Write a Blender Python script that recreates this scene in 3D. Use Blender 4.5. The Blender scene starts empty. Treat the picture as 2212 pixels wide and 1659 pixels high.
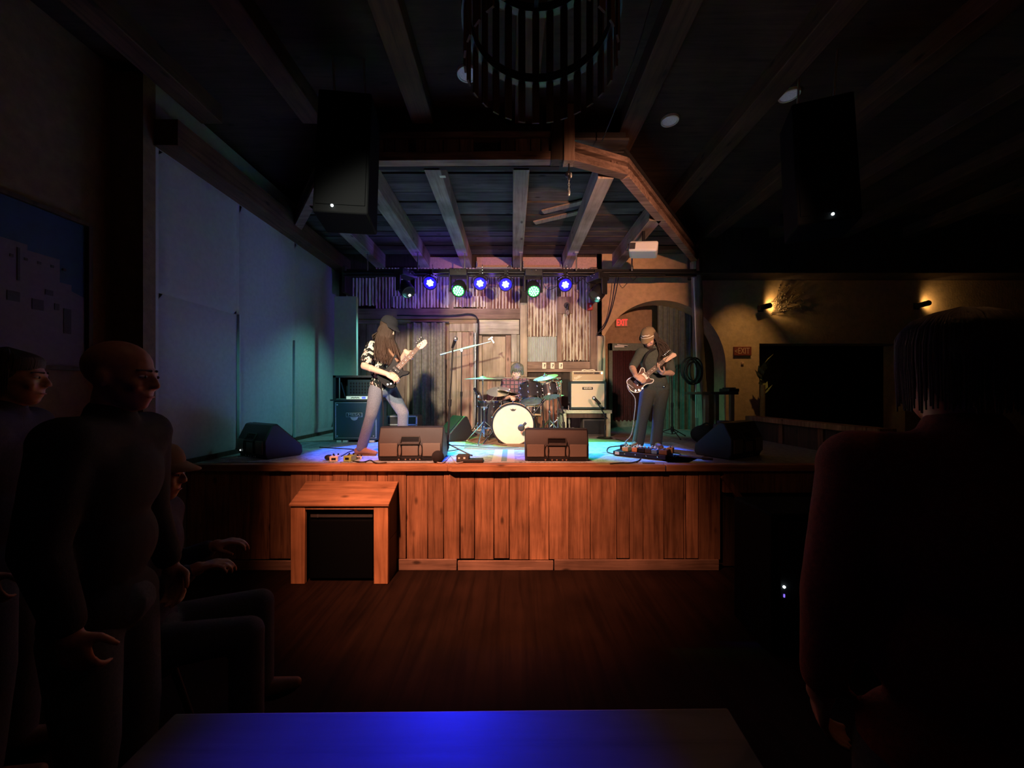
import bpy, bmesh, math, random
from mathutils import Vector, Matrix, Quaternion
random.seed(7)
C = bpy.context.scene.collection
S = bpy.context.scene
# ------------------------------------------------------------------ camera
F = 815.0            # focal length in pixels of the 2212 px wide frame
CZ = 1.80            # eye height above the dance floor
HY = 849.0           # picture row of the horizon
cam = bpy.data.cameras.new('camera'); cam.sensor_width = 36.0; cam.lens = 36.0*F/2212.0
cam.shift_y = (HY-829.5)/2212.0; cam.clip_start = 0.02; cam.clip_end = 100
co = bpy.data.objects.new('camera', cam); C.objects.link(co)
co.location = (0, 0, CZ); co.rotation_euler = (math.pi/2, 0, 0)
S.camera = co
def P(x, y, D):      # a point at depth D metres seen at picture position x, y
    return Vector(((x-1106.0)/F*D, D, CZ-(y-HY)/F*D))
def Pf(x, y, z):     # the point at height z seen at x, y
    return P(x, y, (CZ-z)*F/(y-HY))
# ------------------------------------------------------------------ world, exposure
w = bpy.data.worlds.new('night'); S.world = w; w.use_nodes = True
w.node_tree.nodes['Background'].inputs[0].default_value = (0.5, 0.55, 0.9, 1)
w.node_tree.nodes['Background'].inputs[1].default_value = 0.00015
S.view_settings.view_transform = 'Standard'; S.view_settings.look = 'None'
S.view_settings.exposure = 0.0; S.view_settings.gamma = 1.0; S.view_settings.use_curve_mapping = False
# ------------------------------------------------------------------ lights
def spot(name, loc, aim, col, W, ang, blend=0.5, r=0.06, parent=None):
    l = bpy.data.lights.new(name, 'SPOT'); l.energy = W; l.color = col; l.spot_size = math.radians(ang); l.spot_blend = blend
    l.shadow_soft_size = r
    o = bpy.data.objects.new(name, l); C.objects.link(o); o.location = loc
    o.rotation_euler = (Vector(aim)-Vector(loc)).to_track_quat('-Z', 'Y').to_euler()
    return o
def point(name, loc, col, W, r=0.04):
    l = bpy.data.lights.new(name, 'POINT'); l.energy = W; l.color = col; l.shadow_soft_size = r
    o = bpy.data.objects.new(name, l); C.objects.link(o); o.location = loc
    return o
ST = 1.075           # stage deck height
# front-of-house lamps that hang above and behind the audience
spot('orange_front_lamp', (-1.35, 1.2, 3.9), (-.48, 3.85, 1.05), (1, .33, .18), 1450, 60, 1.0, .08)
spot('salmon_front_lamp', (1.75, 0.4, 3.05), (0.95, 7.2, 3.25), (1, .48, .30), 1000, 46, .7, .05)
spot('warm_front_lamp', (-1.14, 0.0, 3.55), (-.45, 6.6, 2.0), (1, .86, .66), 1650, 39, .6, .11)
point('added_house_fill', (1.7, 1.4, 3.3), (1, .42, .15), 3.6, .08)  # bare fill points added to warm the header and ceiling beams
point('added_house_fill', (-.9, 1.2, 3.2), (1, .6, .4), .7, .08)
spot('teal_front_lamp', (-2.3, .4, 3.7), (-2.75, 5.6, 1.55), (.16, .80, .72), 230, 24, .8, .05)
spot('pale_front_lamp', (1.5, -.3, 3.5), (1.95, 5.2, 1.95), (.92, .95, .70), 300, 22, .9, .04)
# wash lamps on the lighting pipe
TD = 6.45            # depth of the lighting pipe
# ------------------------------------------------------------------ mesh helper
def basis(z, up=Vector((0, 0, 1))):
    z = Vector(z).normalized()
    if abs(z.dot(up)) > .99: up = Vector((1, 0, 0))
    x = up.cross(z).normalized(); y = z.cross(x)
    return Matrix((x, y, z)).transposed()
class MB:
    def __init__(s): s.v = []; s.f = []
    def add(s, vs, fs):
        n = len(s.v); s.v += [Vector(a) for a in vs]; s.f += [tuple(n+i for i in f) for f in fs]; return s
    def box(s, c, d, R=None):
        c = Vector(c); h = Vector(d)/2
        q = [Vector((a*h.x, b*h.y, e*h.z)) for a in (-1, 1) for b in (-1, 1) for e in (-1, 1)]
        if R is not None: q = [R @ p for p in q]
        return s.add([c+p for p in q], [(0, 1, 3, 2), (4, 6, 7, 5), (0, 4, 5, 1), (2, 3, 7, 6), (0, 2, 6, 4), (1, 5, 7, 3)])
    def bb(s, x0, x1, y0, y1, z0, z1): return s.box(((x0+x1)/2, (y0+y1)/2, (z0+z1)/2), (x1-x0, y1-y0, z1-z0))
    def bar(s, p, q, wd, ht, up=Vector((0, 0, 1))):      # a squared timber from p to q
        p = Vector(p); q = Vector(q); R = basis(q-p, up); return s.box((p+q)/2, (wd, ht, (q-p).length), R)
    def cyl(s, p, q, r, r2=None, n=14, cap=True):
        p = Vector(p); q = Vector(q); r2 = r if r2 is None else r2; B = basis(q-p); k = len(s.v)
        for c, rr in ((p, r), (q, r2)):
            for i in range(n):
                a = 2*math.pi*i/n; s.v.append(c+B @ Vector((rr*math.cos(a), rr*math.sin(a), 0)))
        for i in range(n): j = (i+1) % n; s.f.append((k+i, k+j, k+n+j, k+n+i))
        if cap: s.f.append(tuple(k+i for i in reversed(range(n)))); s.f.append(tuple(k+n+i for i in range(n)))
        return s
    def tube(s, pts, r, n=7, closed=False):
        pts = [Vector(p) for p in pts]; m = len(pts); k = len(s.v)
        rs = r if isinstance(r, (list, tuple)) else [r]*m
        X = None
        for i, p in enumerate(pts):
            t = (pts[(i+1) % m]-pts[i-1]) if closed or 0 < i < m-1 else (pts[1]-pts[0] if i == 0 else pts[-1]-pts[-2])
            if t.length < 1e-9: t = Vector((0, 0, 1))
            t.normalize()
            if X is None: X = basis(t).col[0].copy()
            X = (X-t*X.dot(t)); X = X.normalized() if X.length > 1e-6 else basis(t).col[0].copy(); Y = t.cross(X)
            for j in range(n):
                a = 2*math.pi*j/n; s.v.append(p+(X*math.cos(a)+Y*math.sin(a))*rs[i])
        for i in range(m if closed else m-1):
            i2 = (i+1) % m
            for j in range(n):
                j2 = (j+1) % n; s.f.append((k+i*n+j, k+i*n+j2, k+i2*n+j2, k+i2*n+j))
        if not closed: s.f.append(tuple(k+j for j in reversed(range(n)))); s.f.append(tuple(k+(m-1)*n+j for j in range(n)))
        return s
    def lathe(s, prof, n=24, Mx=None, arc=2*math.pi):
        k = len(s.v); m = len(prof); full = arc > 6.28; c = n if full else n+1
        for i in range(c):
            a = arc*i/n
            for (r, z) in prof:
                p = Vector((r*math.cos(a), r*math.sin(a), z)); s.v.append(Mx @ p if Mx is not None else p)
        for i in range(n):
            i2 = (i+1) % c
            for j in range(m-1): s.f.append((k+i*m+j, k+i2*m+j, k+i2*m+j+1, k+i*m+j+1))
        return s
    def prism(s, poly, h, Mx=None, z0=0):                # outline in xy, thickness along z
        n = len(poly); q = [Vector((x, y, z0)) for x, y in poly]+[Vector((x, y, z0+h)) for x, y in poly]
        if Mx is not None: q = [Mx @ p for p in q]
        return s.add(q, [tuple(reversed(range(n))), tuple(range(n, 2*n))]+[(i, (i+1) % n, n+(i+1) % n, n+i) for i in range(n)])
    def ball(s, c, r, R=None, n=10, m=7):
        c = Vector(c); r = Vector((r, r, r)) if isinstance(r, (int, float)) else Vector(r); k = len(s.v)
        def put(p): s.v.append(c+(R @ p if R is not None else p))
        put(Vector((0, 0, -r.z)))
        for i in range(1, m):
            t = math.pi*i/m
            for j in range(n): a = 2*math.pi*j/n; put(Vector((r.x*math.sin(t)*math.cos(a), r.y*math.sin(t)*math.sin(a), -r.z*math.cos(t))))
        put(Vector((0, 0, r.z))); e = len(s.v)-1
        for j in range(n):
            s.f.append((k, k+1+(j+1) % n, k+1+j)); b = k+1+(m-2)*n; s.f.append((b+j, b+(j+1) % n, e))
        for i in range(m-2):
            for j in range(n): b = k+1+i*n; s.f.append((b+j, b+(j+1) % n, b+n+(j+1) % n, b+n+j))
        return s
    def cap(s, p, q, r, r2=None, n=12):                  # closed rounded limb piece
        p = Vector(p); q = Vector(q); r2 = r if r2 is None else r2
        s.cyl(p, q, r, r2, n); s.ball(p, r, None, n, 8); s.ball(q, r2, None, n, 8); return s
    def mesh(s, name='m'):
        me = bpy.data.meshes.new(name); me.from_pydata(s.v, [], s.f); me.update(); return me
    def build(s, name, m, parent=None, world=True, smooth=40, bevel=0, seg=2, keep=False):
        off = Vector((0, 0, 0))
        if parent is not None and world:
            p = parent
            while p is not None: off += p.location; p = p.parent
        elif parent is None and world and not keep:
            xs = [v.x for v in s.v]; ys = [v.y for v in s.v]; zs = [v.z for v in s.v]
            off = Vector(((min(xs)+max(xs))/2, (min(ys)+max(ys))/2, min(zs)))
        me = bpy.data.meshes.new(name); me.from_pydata([v-off for v in s.v], [], s.f); me.update()
        return obj(name, me, m, parent, off if parent is None else None, smooth, bevel, seg)
def obj(name, me, m, parent=None, loc=None, smooth=40, bevel=0, seg=2):
    o = bpy.data.objects.new(name, me); C.objects.link(o)
    if m is not None and len(me.materials) == 0: me.materials.append(M[m] if isinstance(m, str) else m)
    if smooth:
        me.polygons.foreach_set('use_smooth', [True]*len(me.polygons)); me.set_sharp_from_angle(angle=math.radians(smooth))
    if parent is not None: o.parent = parent
    if loc is not None: o.location = loc
    if bevel:
        b = o.modifiers.new('soft edge', 'BEVEL'); b.width = bevel; b.segments = seg; b.limit_method = 'ANGLE'; b.angle_limit = .6
    return o
def tag(o, label=None, cat=None, group=None, kind=None):
    for k, v in (('label', label), ('category', cat), ('group', group), ('kind', kind)):
        if v: o[k] = v
    return o
def thing(name, label, cat, loc, group=None, rotz=0):
    o = bpy.data.objects.new(name, None); C.objects.link(o); o.location = loc; o.rotation_euler = (0, 0, rotz)
    o.empty_display_size = .05
    return tag(o, label, cat, group)
def struct(o, label=None): o['kind'] = 'structure'; o['label'] = label or o.name.replace('_', ' '); return o
def pose(o, loc, x, z):                                  # turn an Empty: local x along x, local z along z
    x = Vector(x).normalized(); z = Vector(z); z = (z-x*z.dot(x)).normalized(); y = z.cross(x)
    o.rotation_mode = 'QUATERNION'; o.location = loc; o.rotation_quaternion = Matrix((x, y, z)).transposed().to_quaternion()
def dup(root, loc=None, rotz=None, label=None):
    r = root.copy(); C.objects.link(r)
    if loc is not None: r.location = loc
    if rotz is not None: r.rotation_euler = (0, 0, rotz)
    if label: r['label'] = label
    for ch in list(root.children):
        c = ch.copy(); C.objects.link(c); c.parent = r
        for g in ch.children: d = g.copy(); C.objects.link(d); d.parent = c
    return r
def spline(pts, k=6):                                    # smooth path through points
    pts = [Vector(p) for p in pts]; out = []
    for i in range(len(pts)-1):
        a = pts[max(i-1, 0)]; b = pts[i]; c = pts[i+1]; d = pts[min(i+2, len(pts)-1)]
        for j in range(k):
            t = j/k; out.append(.5*((2*b)+(c-a)*t+(2*a-5*b+4*c-d)*t*t+(3*b-a-3*c+d)*t**3))
    return out+[pts[-1]]
def lettering(txt, size, parent, Mx, m, name='lettering', depth=.002, sx=1.0, shear=0):
    c = bpy.data.curves.new('letters', 'FONT'); c.body = txt; c.size = size; c.align_x = 'CENTER'; c.align_y = 'CENTER'; c.extrude = depth; c.shear = shear
    t = bpy.data.objects.new('letters', c); C.objects.link(t)
    me = bpy.data.meshes.new_from_object(t.evaluated_get(bpy.context.evaluated_depsgraph_get()))
    bpy.data.objects.remove(t); bpy.data.curves.remove(c)
    me.transform(Matrix.Scale(sx, 4, Vector((1, 0, 0)))); me.transform(Mx.to_4x4() if len(Mx) == 3 else Mx); me.materials.clear()
    return obj(name, me, m, parent, smooth=0)
def facing(loc, rot=0):                                  # text plane that faces the audience (-Y)
    return Matrix.Translation(Vector(loc)) @ Matrix.Rotation(rot, 4, 'Y') @ Matrix.Rotation(math.pi/2, 4, 'X')
# ------------------------------------------------------------------ materials
M = {}
def nodes(name):
    m = bpy.data.materials.new(name); m.use_nodes = True; nt = m.node_tree; b = nt.nodes['Principled BSDF']; M[name] = m
    def N(t, **k):
        n = nt.nodes.new(t)
        for a, v in k.items():
            if a in n.inputs: n.inputs[a].default_value = v
            else: setattr(n, a, v)
        return n
    return m, nt, b, N, nt.links.new
def coords(N, L, scale, obj_=True, rnd=True):
    tc = N('ShaderNodeTexCoord'); mp = N('ShaderNodeMapping'); mp.inputs['Scale'].default_value = scale
    L(tc.outputs['Object'], mp.inputs['Vector'])
    if rnd:
        oi = N('ShaderNodeObjectInfo'); mu = N('ShaderNodeMath', operation='MULTIPLY'); mu.inputs[1].default_value = 37.0
        L(oi.outputs['Random'], mu.inputs[0]); L(mu.outputs[0], mp.inputs['Location'])
    return mp
def ramp(N, stops):
    r = N('ShaderNodeValToRGB'); e = r.color_ramp.elements
    while len(e) < len(stops): e.new(.5)
    for i, (p, c) in enumerate(stops): e[i].position = p; e[i].color = (*c[:3], 1)
    return r
def pm(name, c, rough=.5, metal=0, var=.18, scale=14, bump=0, bscale=None, emit=None, estr=0, spec=.5, trans=0, alpha=1):
    m, nt, b, N, L = nodes(name)
    mp = coords(N, L, (scale,)*3); n = N('ShaderNodeTexNoise', Detail=5.0); L(mp.outputs[0], n.inputs['Vector'])
    r = ramp(N, [(.25, [a*(1-var) for a in c]), (.75, [min(1, a*(1+var)) for a in c])]); L(n.outputs['Fac'], r.inputs[0])
    L(r.outputs[0], b.inputs['Base Color'])
    b.inputs['Roughness'].default_value = rough; b.inputs['Metallic'].default_value = metal; b.inputs['Specular IOR Level'].default_value = spec
    if trans: b.inputs['Transmission Weight'].default_value = trans
    if alpha < 1: b.inputs['Alpha'].default_value = alpha
    if emit: b.inputs['Emission Color'].default_value = (*emit, 1); b.inputs['Emission Strength'].default_value = estr
    if bump:
        n2 = N('ShaderNodeTexNoise', Scale=(bscale/scale if bscale else 30.0), Detail=3.0); L(mp.outputs[0], n2.inputs['Vector'])
        bp = N('ShaderNodeBump', Strength=bump, Distance=.01); L(n2.outputs['Fac'], bp.inputs['Height']); L(bp.outputs[0], b.inputs['Normal'])
    return m
def wood(name, dark, light, axis=2, rough=.75, grain=1.0, bump=.35, rv=.45, knots=True, spec=.3):
    m, nt, b, N, L = nodes(name)
    sc = [26*grain]*3; sc[axis] = 1.6*grain
    mp = coords(N, L, sc); n = N('ShaderNodeTexNoise', Detail=7.0, Roughness=.62, Distortion=.6); n.inputs['Scale'].default_value = 1.0
    L(mp.outputs[0], n.inputs['Vector'])
    mid = [(a*.45+c*.55) for a, c in zip(dark, light)]
    r = ramp(N, [(.28, dark), (.5, mid), (.75, light)]); L(n.outputs['Fac'], r.inputs[0])
    mp2 = coords(N, L, (2.2, 2.2, 2.2)); n2 = N('ShaderNodeTexNoise', Detail=4.0); n2.inputs['Scale'].default_value = 1.0; L(mp2.outputs[0], n2.inputs['Vector'])
    mr = N('ShaderNodeMapRange'); mr.inputs[1].default_value = .3; mr.inputs[2].default_value = .7; mr.inputs[3].default_value = .62; mr.inputs[4].default_value = 1.25
    L(n2.outputs['Fac'], mr.inputs[0])
    oi = N('ShaderNodeObjectInfo'); m3 = N('ShaderNodeMapRange'); m3.inputs[3].default_value = 1-rv; m3.inputs[4].default_value = 1+rv*.6; L(oi.outputs['Random'], m3.inputs[0])
    mu = N('ShaderNodeMath', operation='MULTIPLY'); L(mr.outputs[0], mu.inputs[0]); L(m3.outputs[0], mu.inputs[1])
    last = mu.outputs[0]
    if knots:
        ks = [6.0]*3; ks[axis] = 2.6
        mk = coords(N, L, ks); v = N('ShaderNodeTexVoronoi'); v.inputs['Scale'].default_value = 1.0; L(mk.outputs[0], v.inputs['Vector'])
        kr = N('ShaderNodeMapRange'); kr.inputs[1].default_value = .06; kr.inputs[2].default_value = .15; kr.inputs[3].default_value = .3; kr.inputs[4].default_value = 1.0
        L(v.outputs['Distance'], kr.inputs[0]); m4 = N('ShaderNodeMath', operation='MULTIPLY'); L(last, m4.inputs[0]); L(kr.outputs[0], m4.inputs[1]); last = m4.outputs[0]
    mx = N('ShaderNodeVectorMath', operation='SCALE'); L(r.outputs[0], mx.inputs[0]); L(last, mx.inputs['Scale'])
    L(mx.outputs[0], b.inputs['Base Color']); b.inputs['Roughness'].default_value = rough; b.inputs['Specular IOR Level'].default_value = spec
    bp = N('ShaderNodeBump', Strength=bump, Distance=.004); L(n.outputs['Fac'], bp.inputs['Height']); L(bp.outputs[0], b.inputs['Normal'])
    return m
def two_tone(name, ground, marks, scale, thr=.5, soft=.04, rough=.8, kind='noise', dist=1.5):
    m, nt, b, N, L = nodes(name)
    mp = coords(N, L, scale if isinstance(scale, tuple) else (scale,)*3, rnd=False)
    last = None
    base = N('ShaderNodeRGB'); base.outputs[0].default_value = (*ground, 1); last = base.outputs[0]
    for i, c in enumerate(marks):
        n = N('ShaderNodeTexNoise', Detail=1.0, Distortion=dist) ; n.noise_dimensions = '4D'; n.inputs['W'].default_value = 3.1*i+1.7; n.inputs['Scale'].default_value = 1.0
        L(mp.outputs[0], n.inputs['Vector'])
        mr = N('ShaderNodeMapRange'); mr.inputs[1].default_value = thr-soft+.06*i; mr.inputs[2].default_value = thr+soft+.06*i; L(n.outputs['Fac'], mr.inputs[0])
        x = N('ShaderNodeMix', data_type='RGBA'); L(mr.outputs[0], x.inputs[0]); L(last, x.inputs[6]); x.inputs[7].default_value = (*c, 1); last = x.outputs[2]
    L(last, b.inputs['Base Color']); b.inputs['Roughness'].default_value = rough; b.inputs['Specular IOR Level'].default_value = .2
    return m
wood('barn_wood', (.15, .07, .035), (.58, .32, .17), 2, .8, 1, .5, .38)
wood('nosing_wood', (.24, .11, .05), (.60, .33, .17), 0, .7, 1, .5, .15)
wood('box_wood', (.30, .14, .06), (.62, .33, .16), 2, .7, .8, .3, .2, False)
wood('room_ceiling', (.025, .014, .009), (.07, .042, .028), 0, .85, 1, .4, 0)
wood('ceiling_wood', (.04, .032, .03), (.14, .115, .105), 0, .85, 1, .4, .5)
wood('beam_wood', (.24, .18, .14), (.46, .37, .30), 1, .85, 1, .5, .2)
wood('brown_wood', (.14, .09, .06), (.38, .26, .19), 2, .8, 1, .4, .35)
wood('brown_rail', (.16, .10, .07), (.40, .27, .19), 0, .8, 1, .4, .25)
wood('grey_wood', (.30, .26, .20), (.66, .60, .48), 2, .85, 1, .5, .2)
wood('grey_rail', (.30, .26, .20), (.66, .60, .48), 0, .85, 1, .5, .2)
wood('tan_wood', (.30, .22, .14), (.66, .54, .38), 2, .85, .8, .4, .2, False)
wood('red_wood', (.30, .15, .10), (.66, .47, .34), 2, .85, 1.2, .5, .3)
wood('header_wood', (.12, .07, .05), (.40, .25, .18), 0, .85, 1, .5, .3)
wood('header_slat', (.09, .05, .04), (.34, .21, .15), 2, .85, 1, .5, .6)
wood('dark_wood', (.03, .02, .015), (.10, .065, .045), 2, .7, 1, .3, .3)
wood('dark_beam', (.05, .025, .014), (.13, .07, .04), 1, .8, 1, .4, .2)
wood('post_wood', (.16, .13, .09), (.46, .40, .30), 2, .9, 1.4, .9, .1)
wood('floor_wood', (.007, .004, .003), (.028, .014, .009), 1, .62, .5, .15, 0, False, .15)
wood('table_wood', (.12, .10, .09), (.26, .22, .19), 0, .40, .6, .15, 0, False, .6)
pm('deck_black', (.24, .24, .22), .6, 0, .35, 4, .2)
pm('white_wall', (.36, .38, .39), .75, 0, .10, 3, .25, 25)
pm('wall_cloth', (.34, .37, .38), .75, 0, .08, 4, .1, 40)
pm('white_panel', (.52, .52, .47), .7, 0, .07, 4, .1, 40)
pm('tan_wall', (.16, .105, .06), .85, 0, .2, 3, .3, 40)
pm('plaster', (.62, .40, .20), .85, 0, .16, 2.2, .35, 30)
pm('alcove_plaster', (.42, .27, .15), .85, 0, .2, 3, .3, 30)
pm('salmon_lit_board', (.66, .42, .32), .7, 0, .15, 6, .1)  # pale boards with the orange lamp light put into their colour
pm('dark_void', (.02, .014, .012), .9)
pm('black_plastic', (.022, .022, .025), .42, 0, .2, 60, .25)
pm('black_smooth', (.012, .012, .014), .45, 0, .1, 20, spec=.25)
pm('charcoal', (.06, .058, .055), .6, 0, .2, 90, .5)
pm('speaker_black', (.003, .004, .005), .7, 0, .2, 60, .2, spec=.05)
pm('wedge_grey', (.17, .15, .13), .6, 0, .15, 60, .4)
pm('black_cloth', (.02, .022, .026), .95, 0, .2, 120, .6, spec=.15)
pm('black_metal', (.03, .03, .033), .35, .6, .2, 30)
pm('cable_black', (.018, .018, .02), .5)
pm('cable_grey', (.45, .45, .47), .5)
pm('chrome', (.82, .84, .85), .18, 1, .06, 30)
pm('steel', (.55, .56, .57), .38, .9, .15, 20)
pm('white_plastic', (.80, .79, .74), .45, 0, .05, 20)
pm('ivory_plate', (.92, .82, .58), .4, 0, .05, 20)
pm('outlet_slot', (.12, .10, .08), .6)
pm('red_plastic', (.55, .03, .03), .4)
pm('red_dull', (.24, .045, .022), .6)
pm('tolex_teal', (.030, .055, .058), .75, 0, .25, 80, .5)
pm('grille_teal', (.045, .085, .085), .9, 0, .3, 160, .6)
pm('badge', (.55, .60, .58), .35, .5)
pm('tan_tolex', (.62, .43, .24), .75, 0, .15, 70, .4)
pm('tan_cloth', (.60, .44, .27), .9, 0, .22, 120, .6)
pm('cream_cloth', (.66, .56, .40), .92, 0, .12, 110, .5)
pm('cream_piping', (.88, .80, .62), .55)
pm('sage_paint', (.42, .46, .33), .6, 0, .15, 8, .2)
pm('frame_green', (.16, .20, .16), .6, 0, .2, 6)
pm('maroon_cloth', (.055, .009, .011), .9, 0, .4, 6, .3)
pm('drape_green', (.17, .20, .16), .9, 0, .25, 3, .4)
pm('curtain_grey', (.30, .255, .20), .92, 0, .3, 4, .4)
pm('drum_skin', (.74, .68, .54), .5, 0, .04, 3)
pm('clear_skin', (.60, .66, .60), .35, 0, .06, 6)
pm('drum_shell', (.035, .033, .04), .28, .3, .3, 30)
pm('cymbal_bronze', (.62, .52, .30), .28, .9, .15, 10)
pm('cymbal_pale', (.72, .76, .72), .35, .7, .12, 10)
pm('hoop_wood', (.62, .46, .26), .4, 0, .15, 10)
pm('skin_pale', (.72, .48, .37), .55, 0, .08, 12)
pm('skin_warm', (.62, .38, .28), .55, 0, .08, 12)
pm('skin_dark', (.42, .22, .15), .5, 0, .1, 12)
pm('lips', (.36, .12, .10), .5)
pm('eye_white', (.8, .8, .78), .3)
pm('eye_dark', (.03, .02, .02), .3)
pm('hair_brown', (.075, .045, .030), .55, 0, .5, 60, .4)
pm('hair_dark', (.045, .030, .022), .55, 0, .5, 60, .4)
pm('hair_grey', (.16, .17, .13), .6, 0, .4, 60, .4)
pm('denim', (.20, .24, .31), .9, 0, .3, 25, .5)
pm('denim_dark', (.07, .09, .12), .9, 0, .3, 25, .5)
pm('trouser_dark', (.075, .068, .058), .9, 0, .25, 25, .5)
pm('shirt_dark', (.065, .075, .062), .85, 0, .3, 16, .5)
pm('leather_tan', (.36, .22, .12), .5, 0, .25, 20, .2)
pm('leather_brown', (.20, .12, .07), .5, 0, .25, 20, .2)
pm('cap_black', (.02, .02, .026), .9, 0, .2, 60, .4)
pm('cap_brown', (.26, .18, .10), .9, 0, .15, 60, .4)
pm('jacket_black', (.012, .012, .015), .85, 0, .3, 20, .4)
pm('jacket_blue', (.03, .03, .075), .85, 0, .3, 20, .4)
pm('jacket_red', (.20, .03, .02), .85, 0, .3, 20, .4)
pm('guitar_black', (.004, .004, .006), .4, 0, .1, 8, spec=.06)
pm('guitar_sunburst', (.06, .035, .03), .5, 0, .6, 5, spec=.2)
pm('pickguard_shell', (.12, .04, .03), .5, 0, .5, 40, spec=.2)
pm('maple', (.52, .33, .22), .4, 0, .12, 12)
pm('rosewood', (.10, .055, .035), .5, 0, .25, 40)
pm('white_trim', (.85, .83, .76), .35, 0, .04, 20)
pm('pedal_green', (.40, .55, .16), .4)
pm('pedal_white', (.80, .76, .68), .4)
pm('pedal_orange', (.72, .34, .14), .4)
pm('pedal_tan', (.60, .47, .25), .4)
pm('pedal_blue', (.14, .32, .60), .4)
pm('leaf_green', (.22, .22, .07), .7, 0, .3, 10)
pm('dry_twig', (.16, .11, .06), .8, 0, .3, 10)
pm('paint_sky', (.006, .035, .10), .6, 0, .25, 2)
pm('paint_adobe', (.12, .085, .11), .7, 0, .12, 6)
pm('paint_dark', (.04, .03, .04), .7)
pm('glass_clear', (.95, .9, .85), .05, 0, .02, 5, trans=.9)
pm('lens_glass', (.05, .05, .06), .08)
pm('led_blue', (.1, .15, .9), .3, emit=(.22, .42, 1), estr=14)
pm('blue_face', (.03, .03, .3), .3, emit=(.02, .0, 1), estr=1.1)
pm('led_green', (.1, .8, .3), .3, emit=(.25, 1, .45), estr=5)
pm('green_face', (.02, .3, .05), .3, emit=(.02, 1, .10), estr=.8)
pm('led_white', (.9, .9, .9), .3, emit=(.9, 1, 1), estr=8)
pm('led_purple', (.3, .2, .8), .3, emit=(.2, .12, .8), estr=1.5)
pm('exit_red', (.8, .05, .03), .4, emit=(1, .035, .03), estr=1.6)
pm('exit_plate', (.5, .28, .18), .5)
pm('exit_letters_dull', (.70, .42, .24), .6)
pm('lamp_ambient_glow', (.6, .6, .62), .5, emit=(.8, .85, 1), estr=.035)  # faint emission stands in for ambient light on the unlit diffusers
pm('sconce_glow', (.9, .8, .5), .4, emit=(1, .72, .32), estr=6)
pm('display_strip', (.75, .8, .7), .4, emit=(.62, .85, .68), estr=.55)
pm('display_blue', (.1, .15, .9), .4, emit=(.08, .12, 1), estr=1.2)
pm('amp_lamp', (1, .9, .7), .3, emit=(1, .85, .6), estr=4)
# rusty corrugated iron: flaking rust over pale zinc, streaked along the ribs
def rusty(name, base, rust, thr, rib=.14):
    m, nt, b, N, L = nodes(name)
    mp = coords(N, L, (16, 16, 2.6)); n = N('ShaderNodeTexNoise', Detail=6.0, Roughness=.65); n.inputs['Scale'].default_value = 1.0; L(mp.outputs[0], n.inputs['Vector'])
    at = N('ShaderNodeAttribute'); at.attribute_name = 'rib'; ml = N('ShaderNodeMath', operation='MULTIPLY_ADD'); ml.inputs[1].default_value = rib; L(at.outputs['Fac'], ml.inputs[0]); L(n.outputs['Fac'], ml.inputs[2]); n = ml
    r = ramp(N, [(thr-.07, rust), (thr+.03, [a*.6+c*.4 for a, c in zip(base, rust)]), (thr+.12, base)]); L(n.outputs[0], r.inputs[0]); L(r.outputs[0], b.inputs['Base Color'])
    b.inputs['Roughness'].default_value = .55; b.inputs['Metallic'].default_value = .25
rusty('rusty_iron', (.74, .66, .50), (.17, .08, .05), .44)
rusty('rustier_iron', (.66, .54, .40), (.19, .08, .05), .50)
rusty('zinc_iron', (.50, .54, .50), (.36, .38, .34), .40, .05)
# flowered shirt, plaid shirt, rug
two_tone('flower_shirt', (.015, .017, .018), [(.70, .74, .62), (.62, .40, .36)], (13, 13, 9), .57, .018, .85, dist=2.2)
def plaid(name):
    m, nt, b, N, L = nodes(name)
    tc = N('ShaderNodeTexCoord'); sep = N('ShaderNodeSeparateXYZ'); L(tc.outputs['Object'], sep.inputs[0]); last = None
    for ax in ('X', 'Z'):
        mu = N('ShaderNodeMath', operation='MULTIPLY'); mu.inputs[1].default_value = 15.0; L(sep.outputs[ax], mu.inputs[0])
        fr = N('ShaderNodeMath', operation='FRACT'); L(mu.outputs[0], fr.inputs[0])
        gt = N('ShaderNodeMath', operation='GREATER_THAN'); gt.inputs[1].default_value = .76; L(fr.outputs[0], gt.inputs[0])
        if last is None: last = gt.outputs[0]
        else: mx = N('ShaderNodeMath', operation='MAXIMUM'); L(last, mx.inputs[0]); L(gt.outputs[0], mx.inputs[1]); last = mx.outputs[0]
    x = N('ShaderNodeMix', data_type='RGBA'); L(last, x.inputs[0]); x.inputs[6].default_value = (.26, .13, .15, 1); x.inputs[7].default_value = (.06, .055, .07, 1)
    L(x.outputs[2], b.inputs['Base Color']); b.inputs['Roughness'].default_value = .9
plaid('plaid_shirt')
def rug(name):
    m, nt, b, N, L = nodes(name)
    mp = coords(N, L, (5, 16, 1), rnd=False); n = N('ShaderNodeTexNoise', Detail=3.0, Distortion=1.2); n.inputs['Scale'].default_value = 1.0; L(mp.outputs[0], n.inputs['Vector'])
    r = ramp(N, [(.47, (.48, .62, .70)), (.495, (.12, .16, .20)), (.515, (.48, .62, .70))]); L(n.outputs['Fac'], r.inputs[0])
    mp2 = coords(N, L, (2, 2, 1), rnd=False); n2 = N('ShaderNodeTexNoise', Detail=4.0); L(mp2.outputs[0], n2.inputs['Vector'])
    r2 = ramp(N, [(.35, (.62, .62, .62)), (.65, (1, 1, 1))]); L(n2.outputs['Fac'], r2.inputs[0])
    x = N('ShaderNodeMix', data_type='RGBA', blend_type='MULTIPLY'); x.inputs[0].default_value = 1; L(r.outputs[0], x.inputs[6]); L(r2.outputs[0], x.inputs[7])
    L(x.outputs[2], b.inputs['Base Color']); b.inputs['Roughness'].default_value = .95
rug('rug_pale')
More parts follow.
